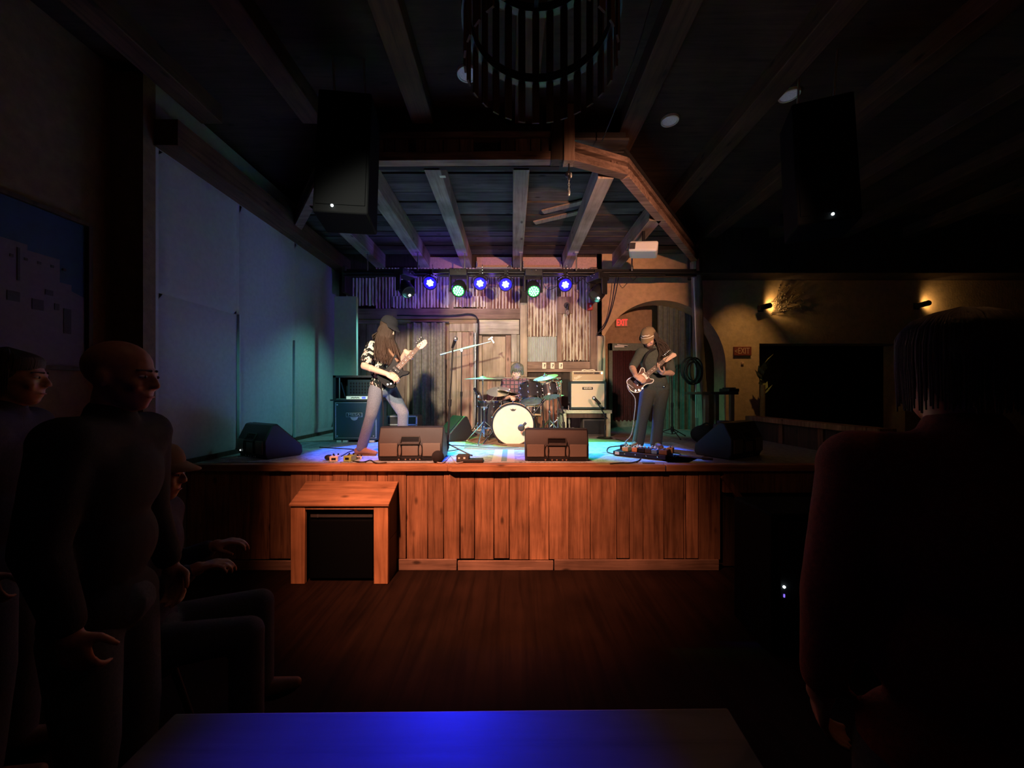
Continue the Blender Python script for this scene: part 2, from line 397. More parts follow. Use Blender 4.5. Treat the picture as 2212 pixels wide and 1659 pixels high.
pm('rug_stripe', (.20, .42, .50), .95, 0, .2, 20, .4)
pm('rug_light', (.58, .68, .74), .95, 0, .1, 20, .4)
pm('rug_brown', (.28, .20, .12), .95, 0, .3, 12, .4)
pm('rug_green', (.40, .58, .34), .95, 0, .15, 12, .4)
# ================================================================== the setting
YB = 7.20                                   # face of the back wall
def wx(px): return (px-1106.0)*YB/F
def wz(py): return CZ-(py-HY)*YB/F
struct(MB().bb(-6, 11, -4, 10, -.12, 0).build('floor', 'floor_wood'), 'dark worn wooden dance floor in front of the stage')
struct(MB().bb(-6, 11, -4, 1.86, 0, .18).build('floor_riser', 'floor_wood'), 'raised dark floor where the audience stands')
# ---- stage
stage = struct(MB().bb(-3.3, 3.92, 3.87, 8.6, ST-.06, ST).bb(-3.3, 3.92, 3.95, 8.6, 0, ST-.06).build('floor_stage', 'deck_black'), 'raised stage deck with plank front')
FS = 211.6                                  # picture pixels per metre at the stage front
def fx(px): return (px-1106.0)/FS
edges = [405, 445, 495, 539, 582, 628, 666, 691, 719, 752, 791, 815, 837, 878, 924, 958, 994, 1025, 1067, 1100, 1143, 1186, 1229, 1275, 1333, 1360, 1389, 1434, 1477, 1482, 1509, 1556]
for a, b in zip(edges[:-1], edges[1:]):
    g = .0012+random.random()*.0035; y = 3.842+random.random()*.012
    MB().bb(fx(a)+g, fx(b)-g, y, y+.028, .10+random.random()*.012, ST-.068-random.random()*.006).build('plank', 'barn_wood', stage, bevel=.003, seg=1)
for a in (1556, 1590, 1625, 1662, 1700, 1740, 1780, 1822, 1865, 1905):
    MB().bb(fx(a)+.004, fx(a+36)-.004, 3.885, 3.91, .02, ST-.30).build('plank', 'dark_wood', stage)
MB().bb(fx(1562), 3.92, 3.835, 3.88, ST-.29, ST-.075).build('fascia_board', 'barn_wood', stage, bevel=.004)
MB().bar((fx(1560), 3.85, ST-.12), (fx(1600), 3.85, ST-.36), .05, .06, Vector((0, 1, 0))).build('brace', 'barn_wood', stage)
def nosing(poly): MB().prism(poly, .068, None, ST-.066).build('nosing', 'nosing_wood', stage, bevel=.006)
nosing([(-3.3, 3.80), (-.648, 3.80), (-.648, 3.90), (-3.3, 3.90)])
nosing([(-.66, 3.815), (-.60, 3.775), (.35, 3.782), (1.545, 3.79), (1.545, 3.905), (-.635, 3.905)])
nosing([(1.555, 3.80), (3.92, 3.80), (3.92, 3.90), (1.555, 3.90)])
for a, b, t in ((-3.3, -2.1, .10), (-1.15, -.56, .115), (-.55, .42, .10), (.43, 2.1, .11)):
    MB().bb(a, b, 3.822, 3.842, 0, t).build('kickboard', 'brown_rail', stage, bevel=.006)
# ---- left wall of white cloth panels
wl = struct(MB().bb(-3.42, -3.325, 3.52, 7.3, 0, 4.7).build('wall_left', 'white_wall'), 'white panelled side wall of the stage')
def panel(y0, y1, z0, z1, x=-3.325, wr=.004):
    b = MB(); n, m = 24, 30; vs = []; fs = []
    for i in range(n+1):
        for j in range(m+1):
            y = y0+(y1-y0)*i/n; z = z0+(z1-z0)*j/m
            d = wr*(math.sin(y*23+math.sin(z*3)*1.2)*.5+math.sin(y*51+z*2)*.3)*max(0, 1-(z-z0)/1.1)
            e = 0 if i in (0, n) or j in (0, m) else .012
            vs.append((x+e+d*(1 if e else 0), y, z))
    for i in range(n):
        for j in range(m): k = i*(m+1)+j; fs.append((k, k+1, k+m+2, k+m+1))
    b.add(vs, fs); b.build('panel', 'wall_cloth', wl)
panel(3.55, 4.55, ST+.02, 2.74); panel(3.55, 4.55, 2.75, 4.09); panel(4.60, 5.72, ST+.02, 4.09, wr=.012); panel(5.77, 7.0, ST+.10, 4.09, wr=.02)
for y, z in ((4.575, 2.75), (5.745, 2.6)): MB().bb(-3.325, -3.295, y-.014, y+.014, ST, z).build('batten', 'wall_cloth', wl)
struct(MB().bb(-3.325, -3.285, 3.55, 7.2, ST, ST+.05).build('baseboard_left', 'dark_wood'))
struct(MB().bb(-3.42, -3.10, 3.5, 7.25, 4.10, 4.34).build('trim_1', 'dark_beam'), 'dark timber along the top of the white wall')
struct(MB().bb(-3.62, -3.325, 3.40, 3.52, 0, 4.7).build('trim_2', 'tan_wall'), 'corner pier beside the stage')
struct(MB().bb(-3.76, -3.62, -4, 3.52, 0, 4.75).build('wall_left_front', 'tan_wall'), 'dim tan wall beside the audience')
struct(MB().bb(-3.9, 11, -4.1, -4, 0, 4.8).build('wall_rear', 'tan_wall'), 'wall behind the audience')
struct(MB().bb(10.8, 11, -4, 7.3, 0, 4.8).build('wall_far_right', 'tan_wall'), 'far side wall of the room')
# ---- back wall of barn boards and corrugated iron
wb = struct(MB().bb(-3.325, 1.72, YB+.06, YB+.2, 0, 4.75).build('wall_back', 'dark_wood'), 'stage back wall of salvaged boards and corrugated iron')
def board(x0, x1, y0, y1, m, d=.03, name='board', bev=.004):
    MB().bb(wx(x0)+.003, wx(x1)-.003, YB+.06-d, YB+.062, wz(y1)+.002, wz(y0)-.002).build(name, m, wb, bevel=bev, seg=1)
def iron(x0, x1, y0, y1, m='rusty_iron', d=.045, pitch=.062, rag=.0):
    a, b_, z1, z0 = wx(x0), wx(x1), wz(y0), wz(y1); n = max(8, int((b_-a)/pitch*8)); vs = []; fs = []; rib = []
    for i in range(n+1):
        x = a+(b_-a)*i/n; y = YB+.06-d-.011*math.cos(2*math.pi*(x-a)/pitch)
        zz = z0+rag*random.random()
        vs += [(x, y, zz), (x, y, z1), (x, y+.003, zz), (x, y+.003, z1)]; rib += [math.cos(2*math.pi*(x-a)/pitch)]*4
    for i in range(n):
        k = 4*i; fs += [(k, k+4, k+5, k+1), (k+2, k+3, k+7, k+6), (k, k+2, k+6, k+4), (k+1, k+5, k+7, k+3)]
    o = MB().add(vs, fs).build('corrugated_sheet', m, wb, smooth=70); o.data.attributes.new('rib', 'FLOAT', 'POINT').data.foreach_set('value', rib)
for x0, x1, y0, y1, m, rg in ((748, 812, 600, 661, 'rusty_iron', .02), (812, 846, 578, 666, 'rustier_iron', 0), (846, 896, 578, 664, 'rusty_iron', .02), (896, 910, 578, 669, 'rusty_iron', 0),
                              (910, 970, 578, 665, 'rusty_iron', .01), (980, 1030, 578, 664, 'rusty_iron', .02), (1030, 1052, 578, 670, 'rustier_iron', .03), (1058, 1124, 578, 669, 'rustier_iron', .02),
                              (1140, 1203, 578, 728, 'rusty_iron', .02), (1212, 1275, 578, 781, 'rusty_iron', .04)):
    iron(x0, x1, y0, y1, m, rag=rg)
iron(1004, 1048, 640, 664, 'rusty_iron', .065, rag=.01); iron(850, 896, 640, 667, 'rusty_iron', .065, rag=.02)
iron(1138, 1204, 727, 783, 'zinc_iron', .035, .040)
board(970, 980, 578, 668, 'brown_wood', .05); board(1050, 1058, 578, 668, 'brown_wood', .05)
board(744, 1125, 667, 690, 'brown_rail', .09, 'rail'); board(770, 1030, 690, 699, 'brown_rail', .06, 'rail')
board(744, 790, 690, 935, 'brown_wood'); board(790, 835, 690, 935, 'brown_wood', .036); board(835, 879, 698, 935, 'brown_wood')
board(879, 885, 697, 920, 'tan_wood', .06, 'batten'); board(885, 893, 697, 935, 'brown_wood', .05)
board(893, 970, 698, 935, 'brown_wood', .012)
board(970, 1029, 698, 716, 'tan_wood', .05, 'rail')
board(970, 985, 716, 935, 'tan_wood'); board(985, 997, 716, 935, 'tan_wood', .036); board(997, 1013, 716, 935, 'red_wood', .03); board(1013, 1022, 716, 935, 'red_wood', .045); board(1022, 1034, 698, 935, 'grey_wood', .06)
board(1034, 1122, 682, 690, 'grey_rail', .05, 'rail'); board(1034, 1122, 690, 722, 'grey_rail', .045, 'rail')
board(1034, 1041, 724, 815, 'tan_wood', .04); board(1041, 1092, 726, 815, 'tan_wood', .02); board(1092, 1104, 724, 815, 'red_wood', .045); board(1104, 1117, 722, 782, 'grey_wood', .05); board(1104, 1122, 782, 815, 'tan_wood', .03); board(1117, 1123, 722, 815, 'grey_wood', .03)
board(1034, 1212, 815, 819, 'grey_rail', .07, 'rail'); board(1034, 1212, 819, 823, 'dark_wood', .03, 'rail')
for i, (a, b) in enumerate(((1034, 1052), (1052, 1071), (1071, 1090), (1090, 1112), (1112, 1138), (1138, 1158), (1158, 1180), (1180, 1198), (1198, 1214))):
    board(a, b, 823, 935, 'red_wood' if i % 3 else 'tan_wood', .025+.012*(i % 2))
board(1123, 1139, 655, 815, 'tan_wood', .12, 'post', .01)
board(1203, 1213, 640, 781, 'brown_wood', .06); board(1203, 1236, 641, 678, 'brown_wood', .075, 'mounting_board')
board(1274, 1290, 578, 800, 'brown_wood', .10, 'post', .01); board(1288, 1306, 726, 935, 'tan_wood', .14, 'post', .01)
board(1138, 1288, 781, 797, 'brown_rail', .06, 'rail'); board(1138, 1288, 797, 804, 'brown_rail', .08, 'rail')
board(1214, 1234, 804, 935, 'dark_wood', .02); board(1234, 1290, 804, 935, 'red_wood', .02)
for a, b in ((905, 1000), (1029, 1106), (1129, 1213), (1234, 1302)):
    board(a, b, 554, 579, 'salmon_lit_board', .04, 'panel')
    if 1000 < a < 1200:
        t = MB().bb(wx(a), wx(b), YB-.06, YB+.02, wz(582), wz(579))
        for x in (wx(a)+.012, wx(b)-.012):
            t.bb(x-.010, x+.010, YB-.03, YB+.02, wz(579), wz(566))
            for k in range(4): t.ball((x, YB-.04, wz(578)+k*.032), .013)
        t.build('riveted_trim', 'steel', wb)
# ---- plaster wall with the arch and the doorway
wr = MB(); ax, arx, az, arz = 2.85, 1.23, 2.30, 1.27; TH = .42; top = 4.75
n = 40; vs = []; fs = []
for i in range(n+1):
    t = math.pi*(1-i/n); x = ax+arx*math.cos(t); z = az+arz*math.sin(t)
    vs += [(x, YB, z), (x, YB, top), (x, YB+TH, z), (x, YB+TH, top)]
for i in range(n): k = 4*i; fs += [(k, k+4, k+5, k+1), (k+2, k+3, k+7, k+6), (k, k+2, k+6, k+4)]
wr.add(vs, fs); wr.bb(ax+arx, 4.72, YB, YB+TH, 0, top); wr.bb(4.72, 7.5, YB, YB+TH, 2.745, top); wr.bb(7.5, 10.8, YB, YB+TH, 0, top); wr.bb(1.715, ax-arx, YB, YB+TH, 0, top)
wr = struct(wr.build('wall_right', 'plaster'), 'ochre plaster wall with wide arch and doorway')
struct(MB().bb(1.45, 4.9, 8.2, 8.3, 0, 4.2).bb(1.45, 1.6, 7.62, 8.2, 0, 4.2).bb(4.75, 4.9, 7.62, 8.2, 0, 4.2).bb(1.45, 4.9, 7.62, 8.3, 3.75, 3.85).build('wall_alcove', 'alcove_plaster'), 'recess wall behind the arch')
struct(MB().bb(4.9, 10.8, 9.6, 9.7, 0, 4).bb(4.9, 10.8, 7.62, 9.7, 2.9, 3.0).build('wall_hallway', 'dark_wood'), 'dark passage wall beyond the doorway')
# exit door in the recess, with frame, closer and dark red hanging
A8 = 8.15
def ap(px, py, D=A8): return P(px, py, D)
d = struct(MB().bb(ap(1314, 0).x, ap(1322, 0).x, 8.10, 8.2, ST, ap(0, 742).z).bb(ap(1314, 0).x, ap(1418, 0).x, 8.10, 8.2, ap(0, 758).z, ap(0, 742).z).bb(ap(1410, 0).x, ap(1418, 0).x, 8.10, 8.2, ST, ap(0, 742).z).build('door_1', 'frame_green', bevel=.006), 'exit door in grey green frame')
cl = MB(); k = 40; vs = []; fs = []
x0, x1, z0, z1 = ap(1321, 0).x, ap(1411, 0).x, ST+.12, ap(0, 757).z
for i in range(k*3+1):
    x = x0+(x1-x0)*i/(k*3); y = 8.13+.022*math.sin(i*.55)+.012*math.sin(i*.21)
    vs += [(x, y, z0), (x, y, z1)]
for i in range(k*3): fs.append((2*i, 2*i+2, 2*i+3, 2*i+1))
cl.add(vs, fs).build('door_hanging', 'maroon_cloth', d)
MB().bb(ap(1324, 0).x, ap(1345, 0).x, 8.03, 8.10, ap(0, 752).z, ap(0, 748).z).bar(ap(1333, 744.5, 8.03), ap(1356, 747, 8.03), .02, .02).build('door_closer', 'white_plastic', d)
MB().bb(x0, x1, 8.135, 8.19, ST, ST+.14).build('threshold', 'frame_green', d)
# ---- ceilings, beams and header
def xr(y): return 1.24 if y < 4.22 else min(3.5, 1.26+(y-4.22)/1.286)
def xl(y): return max(-3.3, -2.08-(y-4.22)*.8) if y > 4.22 else -1.5-(y-3.96)*2.2
cs = struct(MB().prism([(-1.5, 3.98), (1.2, 3.98), (1.26, 4.2), (3.4, 6.95), (3.4, 7.25), (-3.3, 7.25), (-3.3, 5.7), (-2.1, 4.2)], .05, None, 4.50).build('ceiling_stage', 'dark_void'), 'board ceiling over the stage')
y = 3.99; i = 0
while y < 7.2:
    wdt = .17+.07*random.random(); dz = random.choice((0, 0, .012, .02))
    MB().bb(xl(y), xr(y), y, min(y+wdt, 7.22)-.008, 4.455+dz, 4.50).build('plank', 'ceiling_wood', cs); y += wdt
for X in (-2.52, -1.66, -.86, .10, 1.05, 2.0): MB().bb(X-.09, X+.09, (4.02 if -1.5 < X < .6 else 4.22 if X < 1.2 and X > 0 else 4.3+max(X-1.26, (-X-2.1)*.97, 0)*1.29), YB+.05, 4.20, 4.46).build('beam', 'beam_wood', cs, bevel=.008)
MB().bar((.45, 5.5, 4.44), (1.0, 5.2, 4.44), .10, .02).bar((.35, 5.85, 4.44), (1.0, 5.5, 4.44), .10, .02).build('loose_plank', 'beam_wood', cs)
MB().bb(-.8, -.735, 4.16, 4.20, 4.196, 4.2005).build('paper_tag', 'white_plastic', cs)
hd = struct(MB().bb(-1.6, .50, 4.0, 4.06, 4.20, 4.80).build('wall_header', 'dark_void'), 'timber header framing the stage opening')
def rail(p, q, z, wd, ht, m='header_wood'): MB().bar((*p, z), (*q, z), wd, ht).build('rail', m, hd, bevel=.006)
def segment(p, q, z0, z1, gap=.17, seed=0):
    p = Vector(p); q = Vector(q); L_ = (q-p).length; u = (q-p)/L_; rnd = random.Random(seed)
    rail(p, q, z0+.045, .11, .09); rail(p, q, z1-.03, .10, .06)
    MB().bar((*(p+Vector((u.y, -u.x))*-.05), (z0+z1)/2), (*(q+Vector((u.y, -u.x))*-.05), (z0+z1)/2), .02, z1-z0-.1).build('shade_backing', 'dark_void', hd)  # dark sheet added so the gaps between slats look shaded
    t = .05
    while t < L_-.06:
        wd = .06+rnd.random()*.12
        if rnd.random() < .72:
            c = p+u*(t+wd/2); MB().box((c.x, c.y, (z0+z1)/2), (wd, .03, z1-z0-.12), Matrix(((u.x, -u.y, 0), (u.y, u.x, 0), (0, 0, 1)))).build('slat', 'header_slat', hd)
        t += wd+.01
segment((-1.48, 3.95), (.42, 3.93), 4.20, 4.50, seed=3)
segment((.60, 3.93), (1.26, 4.20), 4.20, 4.40, seed=5)
segment((1.26, 4.22), (3.36, 6.92), 4.20, 4.42, seed=8)
segment((-1.50, 3.96), (-2.1, 4.22), 4.20, 4.42, seed=9); segment((-2.1, 4.22), (-3.2, 5.6), 4.20, 4.42, seed=11)
MB().bb(.53, .64, 3.84, 3.96, 4.17, 4.75).build('hanger_post', 'red_wood', hd, bevel=.006)
MB().bb(.40, .52, 3.86, 3.98, 4.19, 4.75).build('hanger_post', 'dark_wood', hd, bevel=.006)
struct(MB().bb(-3.8, 11, -4, 7.3, 4.76, 4.86).build('ceiling', 'room_ceiling'), 'dark timber ceiling over the room')
ce = bpy.data.objects['ceiling']
for X in (-3.1, -2.05, -.92, .14, 1.25, 2.42, 3.55, 4.7, 5.9, 7.1): MB().bb(X-.11, X+.11, -3.9, (3.9 if X < .5 else min(7.2, 3.95+(X-.6)*1.25)), 4.58, 4.765).build('beam', 'dark_beam', ce, bevel=.008)
struct(MB().bb(3.35, 10.8, 6.75, YB+.02, 3.95, 4.765).build('trim_3', 'dark_wood'), 'dark soffit along the top of the plaster wall')
# right rail wall at the stage end
rw = struct(MB().bb(3.86, 3.92, 3.95, 6.1, ST, 1.36).build('wall_stage_end', 'dark_wood'), 'low dark wall closing the stage end')
MB().bb(3.80, 3.98, 3.9, 6.15, 1.36, 1.43).build('cap_rail', 'barn_wood', rw, bevel=.006)
for yy in (4.0, 4.7, 5.4, 6.05): MB().bb(3.84, 3.94, yy-.04, yy+.04, ST, 1.36).build('post', 'barn_wood', rw)
# ================================================================== lighting rig
PZ = 3.86                                            # height of the lighting pipe
X0, X1 = P(742, 0, TD).x, P(1512, 0, TD).x
pipe = thing('lighting_pipe', 'long black lighting pipe hung across the back of the stage', 'pipe', ((X0+X1)/2, TD, PZ))
MB().cyl((X0, TD, PZ), (X1, TD, PZ), .028).cyl((X0, TD-.02, PZ-.055), (X1-.6, TD-.02, PZ-.05), .012).build('pipe', 'black_metal', pipe)
MB().bb(X0, X1, TD+.12, TD+.16, PZ-.03, PZ+.10).build('wiring_trough', 'black_metal', pipe)
for X in (-1.66, -.86, .10, 1.05, 2.0, -2.52):
    MB().cyl((X+.05, TD, PZ), (X+.05, TD, 4.20), .012).bb(X+.02, X+.08, TD-.04, TD+.04, 4.185, 4.20).build('hanger', 'steel', pipe)
def links(mb, p, q, r=.011):
    p = Vector(p); q = Vector(q); n = max(3, int((q-p).length/(r*2.1)))
    for i in range(n):
        c = p+(q-p)*((i+.5)/n); a = i % 2*math.pi/2; ring = []
        for k in range(8):
            t = 2*math.pi*k/8; h = math.cos(t)*r*.65; ring.append(c+Vector((h*math.cos(a), h*math.sin(a), math.sin(t)*r*1.25)))
        mb.tube(ring, r*.28, 5, True)
    return mb
def par(px, py, aim, label, W, col=(.04, .13, 1), ang=29.5, chain=True):
    c = P(px, py, TD-.08); t = thing('par_lamp', label, 'stage lamp', c, 'blue stage lamps on the pipe')
    d = (Vector(aim)-c).normalized(); face = (Vector((0, 0, CZ))-c).normalized(); dd = (d*.35+face*.65).normalized()   # the can is cocked towards the room
    R = basis(dd).to_4x4(); Mx = Matrix.Translation(c) @ R; r = .115
    MB().lathe([(.001, -.10), (r*.55, -.10), (r*.9, -.07), (r, -.02), (r, .035), (r*.93, .035), (r*.90, .005)], 28, Mx).build('housing', 'black_metal', t)
    MB().lathe([(.001, .006), (r*.91, .006), (r*.91, .002)], 28, Mx).build('lens_plate', 'blue_face', t)
    b = MB()
    for k in range(7):
        a = k*math.pi/3+.3; rr = 0 if k == 6 else .041; q = Mx @ Vector((rr*math.cos(a), rr*math.sin(a), .012)); b.ball(q, (.0185, .0185, .008), basis(dd), 10, 6)
    b.build('led_cluster', 'led_blue', t)
    side = R.to_3x3().col[0]
    side = Vector((side.x, side.y, 0)).normalized(); up = Vector((0, 0, 1)); topz = PZ-.03
    MB().tube([c+side*(r+.012), c+side*(r+.012)+up*.09, c+side*.05+up*.145, c-side*.05+up*.145, c-side*(r+.012)+up*.09, c-side*(r+.012)], .009, 6).build('yoke', 'black_metal', t)
    MB().cyl(c+up*.14, (c.x, TD, topz), .014).bb(c.x-.022, c.x+.022, TD-.045, TD+.04, topz-.02, topz+.075).build('clamp', 'black_metal', t)
    if chain: links(MB(), (c.x+.04, c.y+.04, c.z+.11), (c.x+.035, TD-.045, PZ+.12)).build('safety_chain', 'chrome', t)
    l = spot('blue_beam', dd*.06, dd*.06+d, col, W, ang, .35, .05); l.location = c+dd*.06; l.parent = t; l.location = dd*.06
    return t
par(929, 611, (-1.7, 4.9, ST), 'blue lamp beside the dark moving head, far from the other blue lamps', 1250)
par(1037, 612, (-.9, 4.88, ST), 'blue lamp hanging on a bright chain just past the first green lamp', 1200)
par(1092, 614, (.35, 4.95, ST), 'blue lamp hanging on a chain between two green lamps', 1100)
par(1221, 615, (1.45, 4.85, ST), 'blue lamp above the bulb, among loose cables', 850)
def mover(px, py, dirn, label, lit, aim=None, col=None, W=0, ang=40):
    h = P(px, py, TD-.06); t = thing('moving_head_lamp', label, 'stage lamp', h, 'moving head lamps on the pipe')
    dd = Vector(dirn).normalized(); R = basis(dd).to_4x4()
    side = R.to_3x3().col[0]; side = Vector((side.x, side.y, 0)).normalized(); fw = Vector((-side.y, side.x, 0)); up = Vector((0, 0, 1)); r = .125
    piv = h-dd*.10
    Mx = Matrix.Translation(piv) @ R
    zt = PZ-.045
    MB().lathe([(.001, -.15), (r*.5, -.15), (r*.86, -.11), (r, -.03), (r*1.0, .06), (r*.93, .115), (r*.80, .115), (r*.78, .10)], 28, Mx).build('lamp_head', 'black_plastic', t)
    f = MB().lathe([(.001, .101), (r*.79, .101), (r*.79, .095)], 28, Mx).build('lens_plate', 'green_face' if lit else 'lens_glass', t)
    b = MB()
    if lit:
        for rr, n in ((0, 1), (.038, 6), (.073, 12)):
            for k in range(n):
                a = 2*math.pi*k/n; b.ball(Mx @ Vector((rr*math.cos(a), rr*math.sin(a), .106)), (.016, .016, .007), basis(dd), 8, 5)
        b.build('led_cluster', 'led_green', t)
    else:
        b.ball(Mx @ Vector((.05, -.05, .104)), (.024, .024, .008), basis(dd), 8, 5).build('led_eye', 'led_white', t)
    R3 = Matrix((side, fw, up)).transposed()
    base_z = max(piv.z+.20, zt-.12)
    for s in (-1, 1):
        p = piv+side*s*(r+.025); MB().bar(p-up*.06, Vector((p.x, p.y, base_z+.02)), .034, .12, fw).build('yoke_arm', 'black_plastic', t, bevel=.012)
    MB().box((piv.x, piv.y, base_z+.045), (.30, .24, .12), R3).build('base_box', 'black_plastic', t, bevel=.012)
    MB().cyl((piv.x, TD, base_z+.09), (piv.x, TD, PZ+.035), .02).bb(piv.x-.06, piv.x+.06, TD-.05, TD+.05, PZ-.05, PZ+.035).build('clamp', 'black_metal', t)
    b = MB()
    for dx, dz in ((-.04, .075), (.035, .08), (0, .04)):
        b.ball(Vector((piv.x, piv.y, base_z))+R3 @ Vector((dx, -.122, dz)), .009)
    b.build('indicator_screws', 'chrome', t)['kind'] = 'stuff'
    if W:
        l = spot('beam', dd*.07, dd*.07+(Vector(aim)-h), col, W, ang, .9, .05); l.parent = t; l.location = dd*.05
    return t
mover(990, 628, (-.02, -.75, -.62), 'green lit moving head nearest the black cap of the bass player', True, (-.75, 5.25, ST), (.05, 1, .22), 760, 44)
mover(1153, 629, (.05, -.75, -.62), 'green lit moving head above the tall rusty iron sheets', True, (.9, 5.2, ST), (.05, 1, .25), 760, 44)
mover(882, 631, (.55, -.45, -.7), 'unlit moving head at the end of the pipe over the dark boards', False, (-3.3, 6.1, 1.2), (.16, .70, .62), 120, 80)
mover(1285, 640, (-.6, -.35, -.72), 'unlit moving head turned aside above the red alarm box', False, (3.0, 7.3, 1.6), (.10, .62, .42), 110, 60)
# the lamp whose narrow beam falls on the audience table
spot('table_beam', (-1.0, TD-.12, 3.62), (-.20, .80, 1.04), (.01, .015, 1), 2700, 10.5, 1, .04)
point('violet_spill', (-1.35, TD+.10, 3.72), (.16, .07, 1), 14, .05)  # bare points added for the violet glow around the pipe
point('violet_spill', (-.35, TD+.10, 3.72), (.25, .10, 1), 5, .05)
point('violet_spill', (.85, TD+.10, 3.72), (.30, .14, 1), 4, .05)
# loose cables along the pipe
def cable(name, label, pts, r=.006, m='cable_black', cat='cable'):
    return tag(MB().tube(spline(pts), r, 6).build(name, m), label, cat)
cable('lamp_cable', 'thin black cable looping from the lamp over the bulb to the dark moving head', [P(1196, 603, TD), P(1215, 606, TD-.02), P(1232, 612, TD), P(1246, 613, TD), P(1256, 600, TD), P(1268, 612, TD), P(1276, 618, TD)])
cable('lamp_cable', 'thin black cable sagging in a deep curve across the rusty iron', [P(1172, 600, TD), P(1176, 618, TD), P(1186, 626, TD), P(1200, 620, TD), P(1212, 610, TD)], .005)
cable('lamp_cable', 'thin black cable bundle drooping between pipe and dark moving head', [P(1240, 598, TD), P(1243, 611, TD), P(1256, 604, TD), P(1262, 598, TD)], .006)
cable('wall_cable', 'black cable hanging from the pipe in front of the plaster beside the arch', [P(1336, 598, 6.9), P(1331, 628, 7.0), P(1320, 672, 7.1), P(1306, 706, 7.14), P(1289, 722, 7.16)], .010)
cable('wall_cable', 'slimmer black cable hanging close to the post beside the arch', [P(1331, 598, 6.9), P(1324, 640, 7.0), P(1311, 690, 7.12), P(1290, 721, 7.15)], .007)
cable('wall_cable', 'short cable curling over the post top toward the arch edge', [P(1288, 724, 7.06), P(1297, 723, 7.04), P(1304, 730, 7.04), P(1301, 760, 7.04), P(1300, 800, 7.04)], .007)
cable('pipe_cable', 'cable end dangling from the dark pipe above the arch', [P(1358, 592, TD), P(1366, 606, TD), P(1374, 600, TD), P(1380, 592, TD)], .006)
# hung loudspeakers
def hung(name, label, c, yaw, lean, wd, ht, dp, led):
    t = thing(name, label, 'speaker', c, 'loudspeakers hung over the audience', yaw)
    R = Matrix.Rotation(lean, 3, 'X'); k = lambda x, y, z: R @ Vector((x, y, z))
    MB().box(k(0, 0, ht/2), (wd, dp, ht), R).build('cabinet', 'speaker_black', t, False, bevel=.015)
    MB().box(k(0, -dp/2-.004, ht/2+.02), (wd*.90, .012, ht*.92), R).build('grille', 'speaker_black', t, False, bevel=.005)
    MB().ball(k(led, -dp/2-.012, .05), .011).build('power_led', 'led_white', t, False)
    for s in (-1, 1): MB().tube([k(s*wd*.3, 0, ht-.02), Vector((s*wd*.3, .05, 4.765-c[2]))], .01, 6).build('hanging_cable', 'steel', t, False)
    return t
hung('hanging_speaker', 'tall black loudspeaker hung before the stage on the white wall side', (-1.44, 3.28, 3.27), .12, -.12, .44, 1.12, .34, -.06)
hung('hanging_speaker', 'tall black loudspeaker hung in the dark on the plaster wall side', (2.66, 3.25, 3.19), -.35, -.12, .44, 1.12, .34, .02)
# projector
t = thing('projector', 'white projector hung under the stage ceiling near the arch', 'projector', P(1390, 556, 5.6)); c = t.location
Rp = Matrix.Rotation(-.35, 3, 'Z') @ Matrix.Rotation(.12, 3, 'Y')
MB().box(c+Vector((0, 0, .11)), (.40, .34, .15), Rp).build('body', 'white_plastic', t, bevel=.03, seg=3)
MB().box(c+Rp @ Vector((-.15, -.171, 0))+Vector((0, 0, .11)), (.08, .012, .09), Rp).build('vent', 'black_plastic', t)
MB().cyl(c+Rp @ Vector((-.20, -.08, .01))+Vector((0, 0, .11)), c+Rp @ Vector((-.225, -.08, .01))+Vector((0, 0, .11)), .05).build('lens', 'lens_glass', t)
MB().cyl(c+Vector((0, 0, .18)), (c.x, c.y, 4.46), .022).bb(c.x-.07, c.x+.07, c.y-.07, c.y+.07, 4.445, 4.46).build('mount', 'black_metal', t)
# ornament under the header, ceiling cable, recessed lamps, slatted ceiling drum
t = thing('hanging_hook', 'small dark hook with pale dangling ornaments under the header joint', 'hook', P(1229, 421, 3.9)); c = t.location
MB().cyl((c.x, 3.9, 4.0), (c.x, 3.9, 4.175), .008).ball((c.x-.01, 3.9, 4.06), .032).build('hook', 'black_metal', t)
links(MB().ball((c.x+.02, 3.89, 4.045), (.012, .012, .03)), (c.x, 3.9, 3.84), (c.x, 3.9, 4.02), .012).ball((c.x+.003, 3.9, 3.87), (.012, .012, .035)).build('ornament', 'cymbal_pale', t)
cable('ceiling_cable', 'thin cable strung down from the ceiling to the header', [P(1408, 2, 2.85), P(1372, 120, 3.1), P(1335, 220, 3.5), P(1300, 306, 3.88)], .006)
for px, py, lb in ((1009, 158, 'unlit round recessed ceiling lamp above the middle of the stage'), (1447, 259, 'pale round recessed ceiling lamp nearest the angled header'), (1705, 204, 'faint round recessed ceiling lamp furthest toward the dark side')):
    c = P(px, py, 2.955*F/(HY-py)); t = thing('recessed_lamp', lb, 'ceiling lamp', (c.x, c.y, 4.735), 'recessed ceiling lamps')
    MB().lathe([(.001, 4.742), (.075, 4.742), (.075, 4.76)], 24, Matrix.Translation((c.x, c.y, 0))).build('diffuser', 'lamp_ambient_glow', t)
    MB().lathe([(.075, 4.737), (.092, 4.737), (.095, 4.76)], 24, Matrix.Translation((c.x, c.y, 0))).build('trim_ring', 'white_plastic', t)
c = Vector((.17, 2.25, 3.72)); t = thing('slatted_chandelier', 'big dark round slatted fixture under the ceiling above the stage front', 'light fixture', c)
MB().lathe([(.42, 4.0), (.47, 4.0), (.47, 4.06), (.42, 4.06), (.42, 4.0)], 40, Matrix.Translation((c.x, c.y, 0))).lathe([(.42, 4.5), (.47, 4.5), (.47, 4.56), (.42, 4.56), (.42, 4.5)], 40, Matrix.Translation((c.x, c.y, 0))).build('ring', 'black_metal', t)
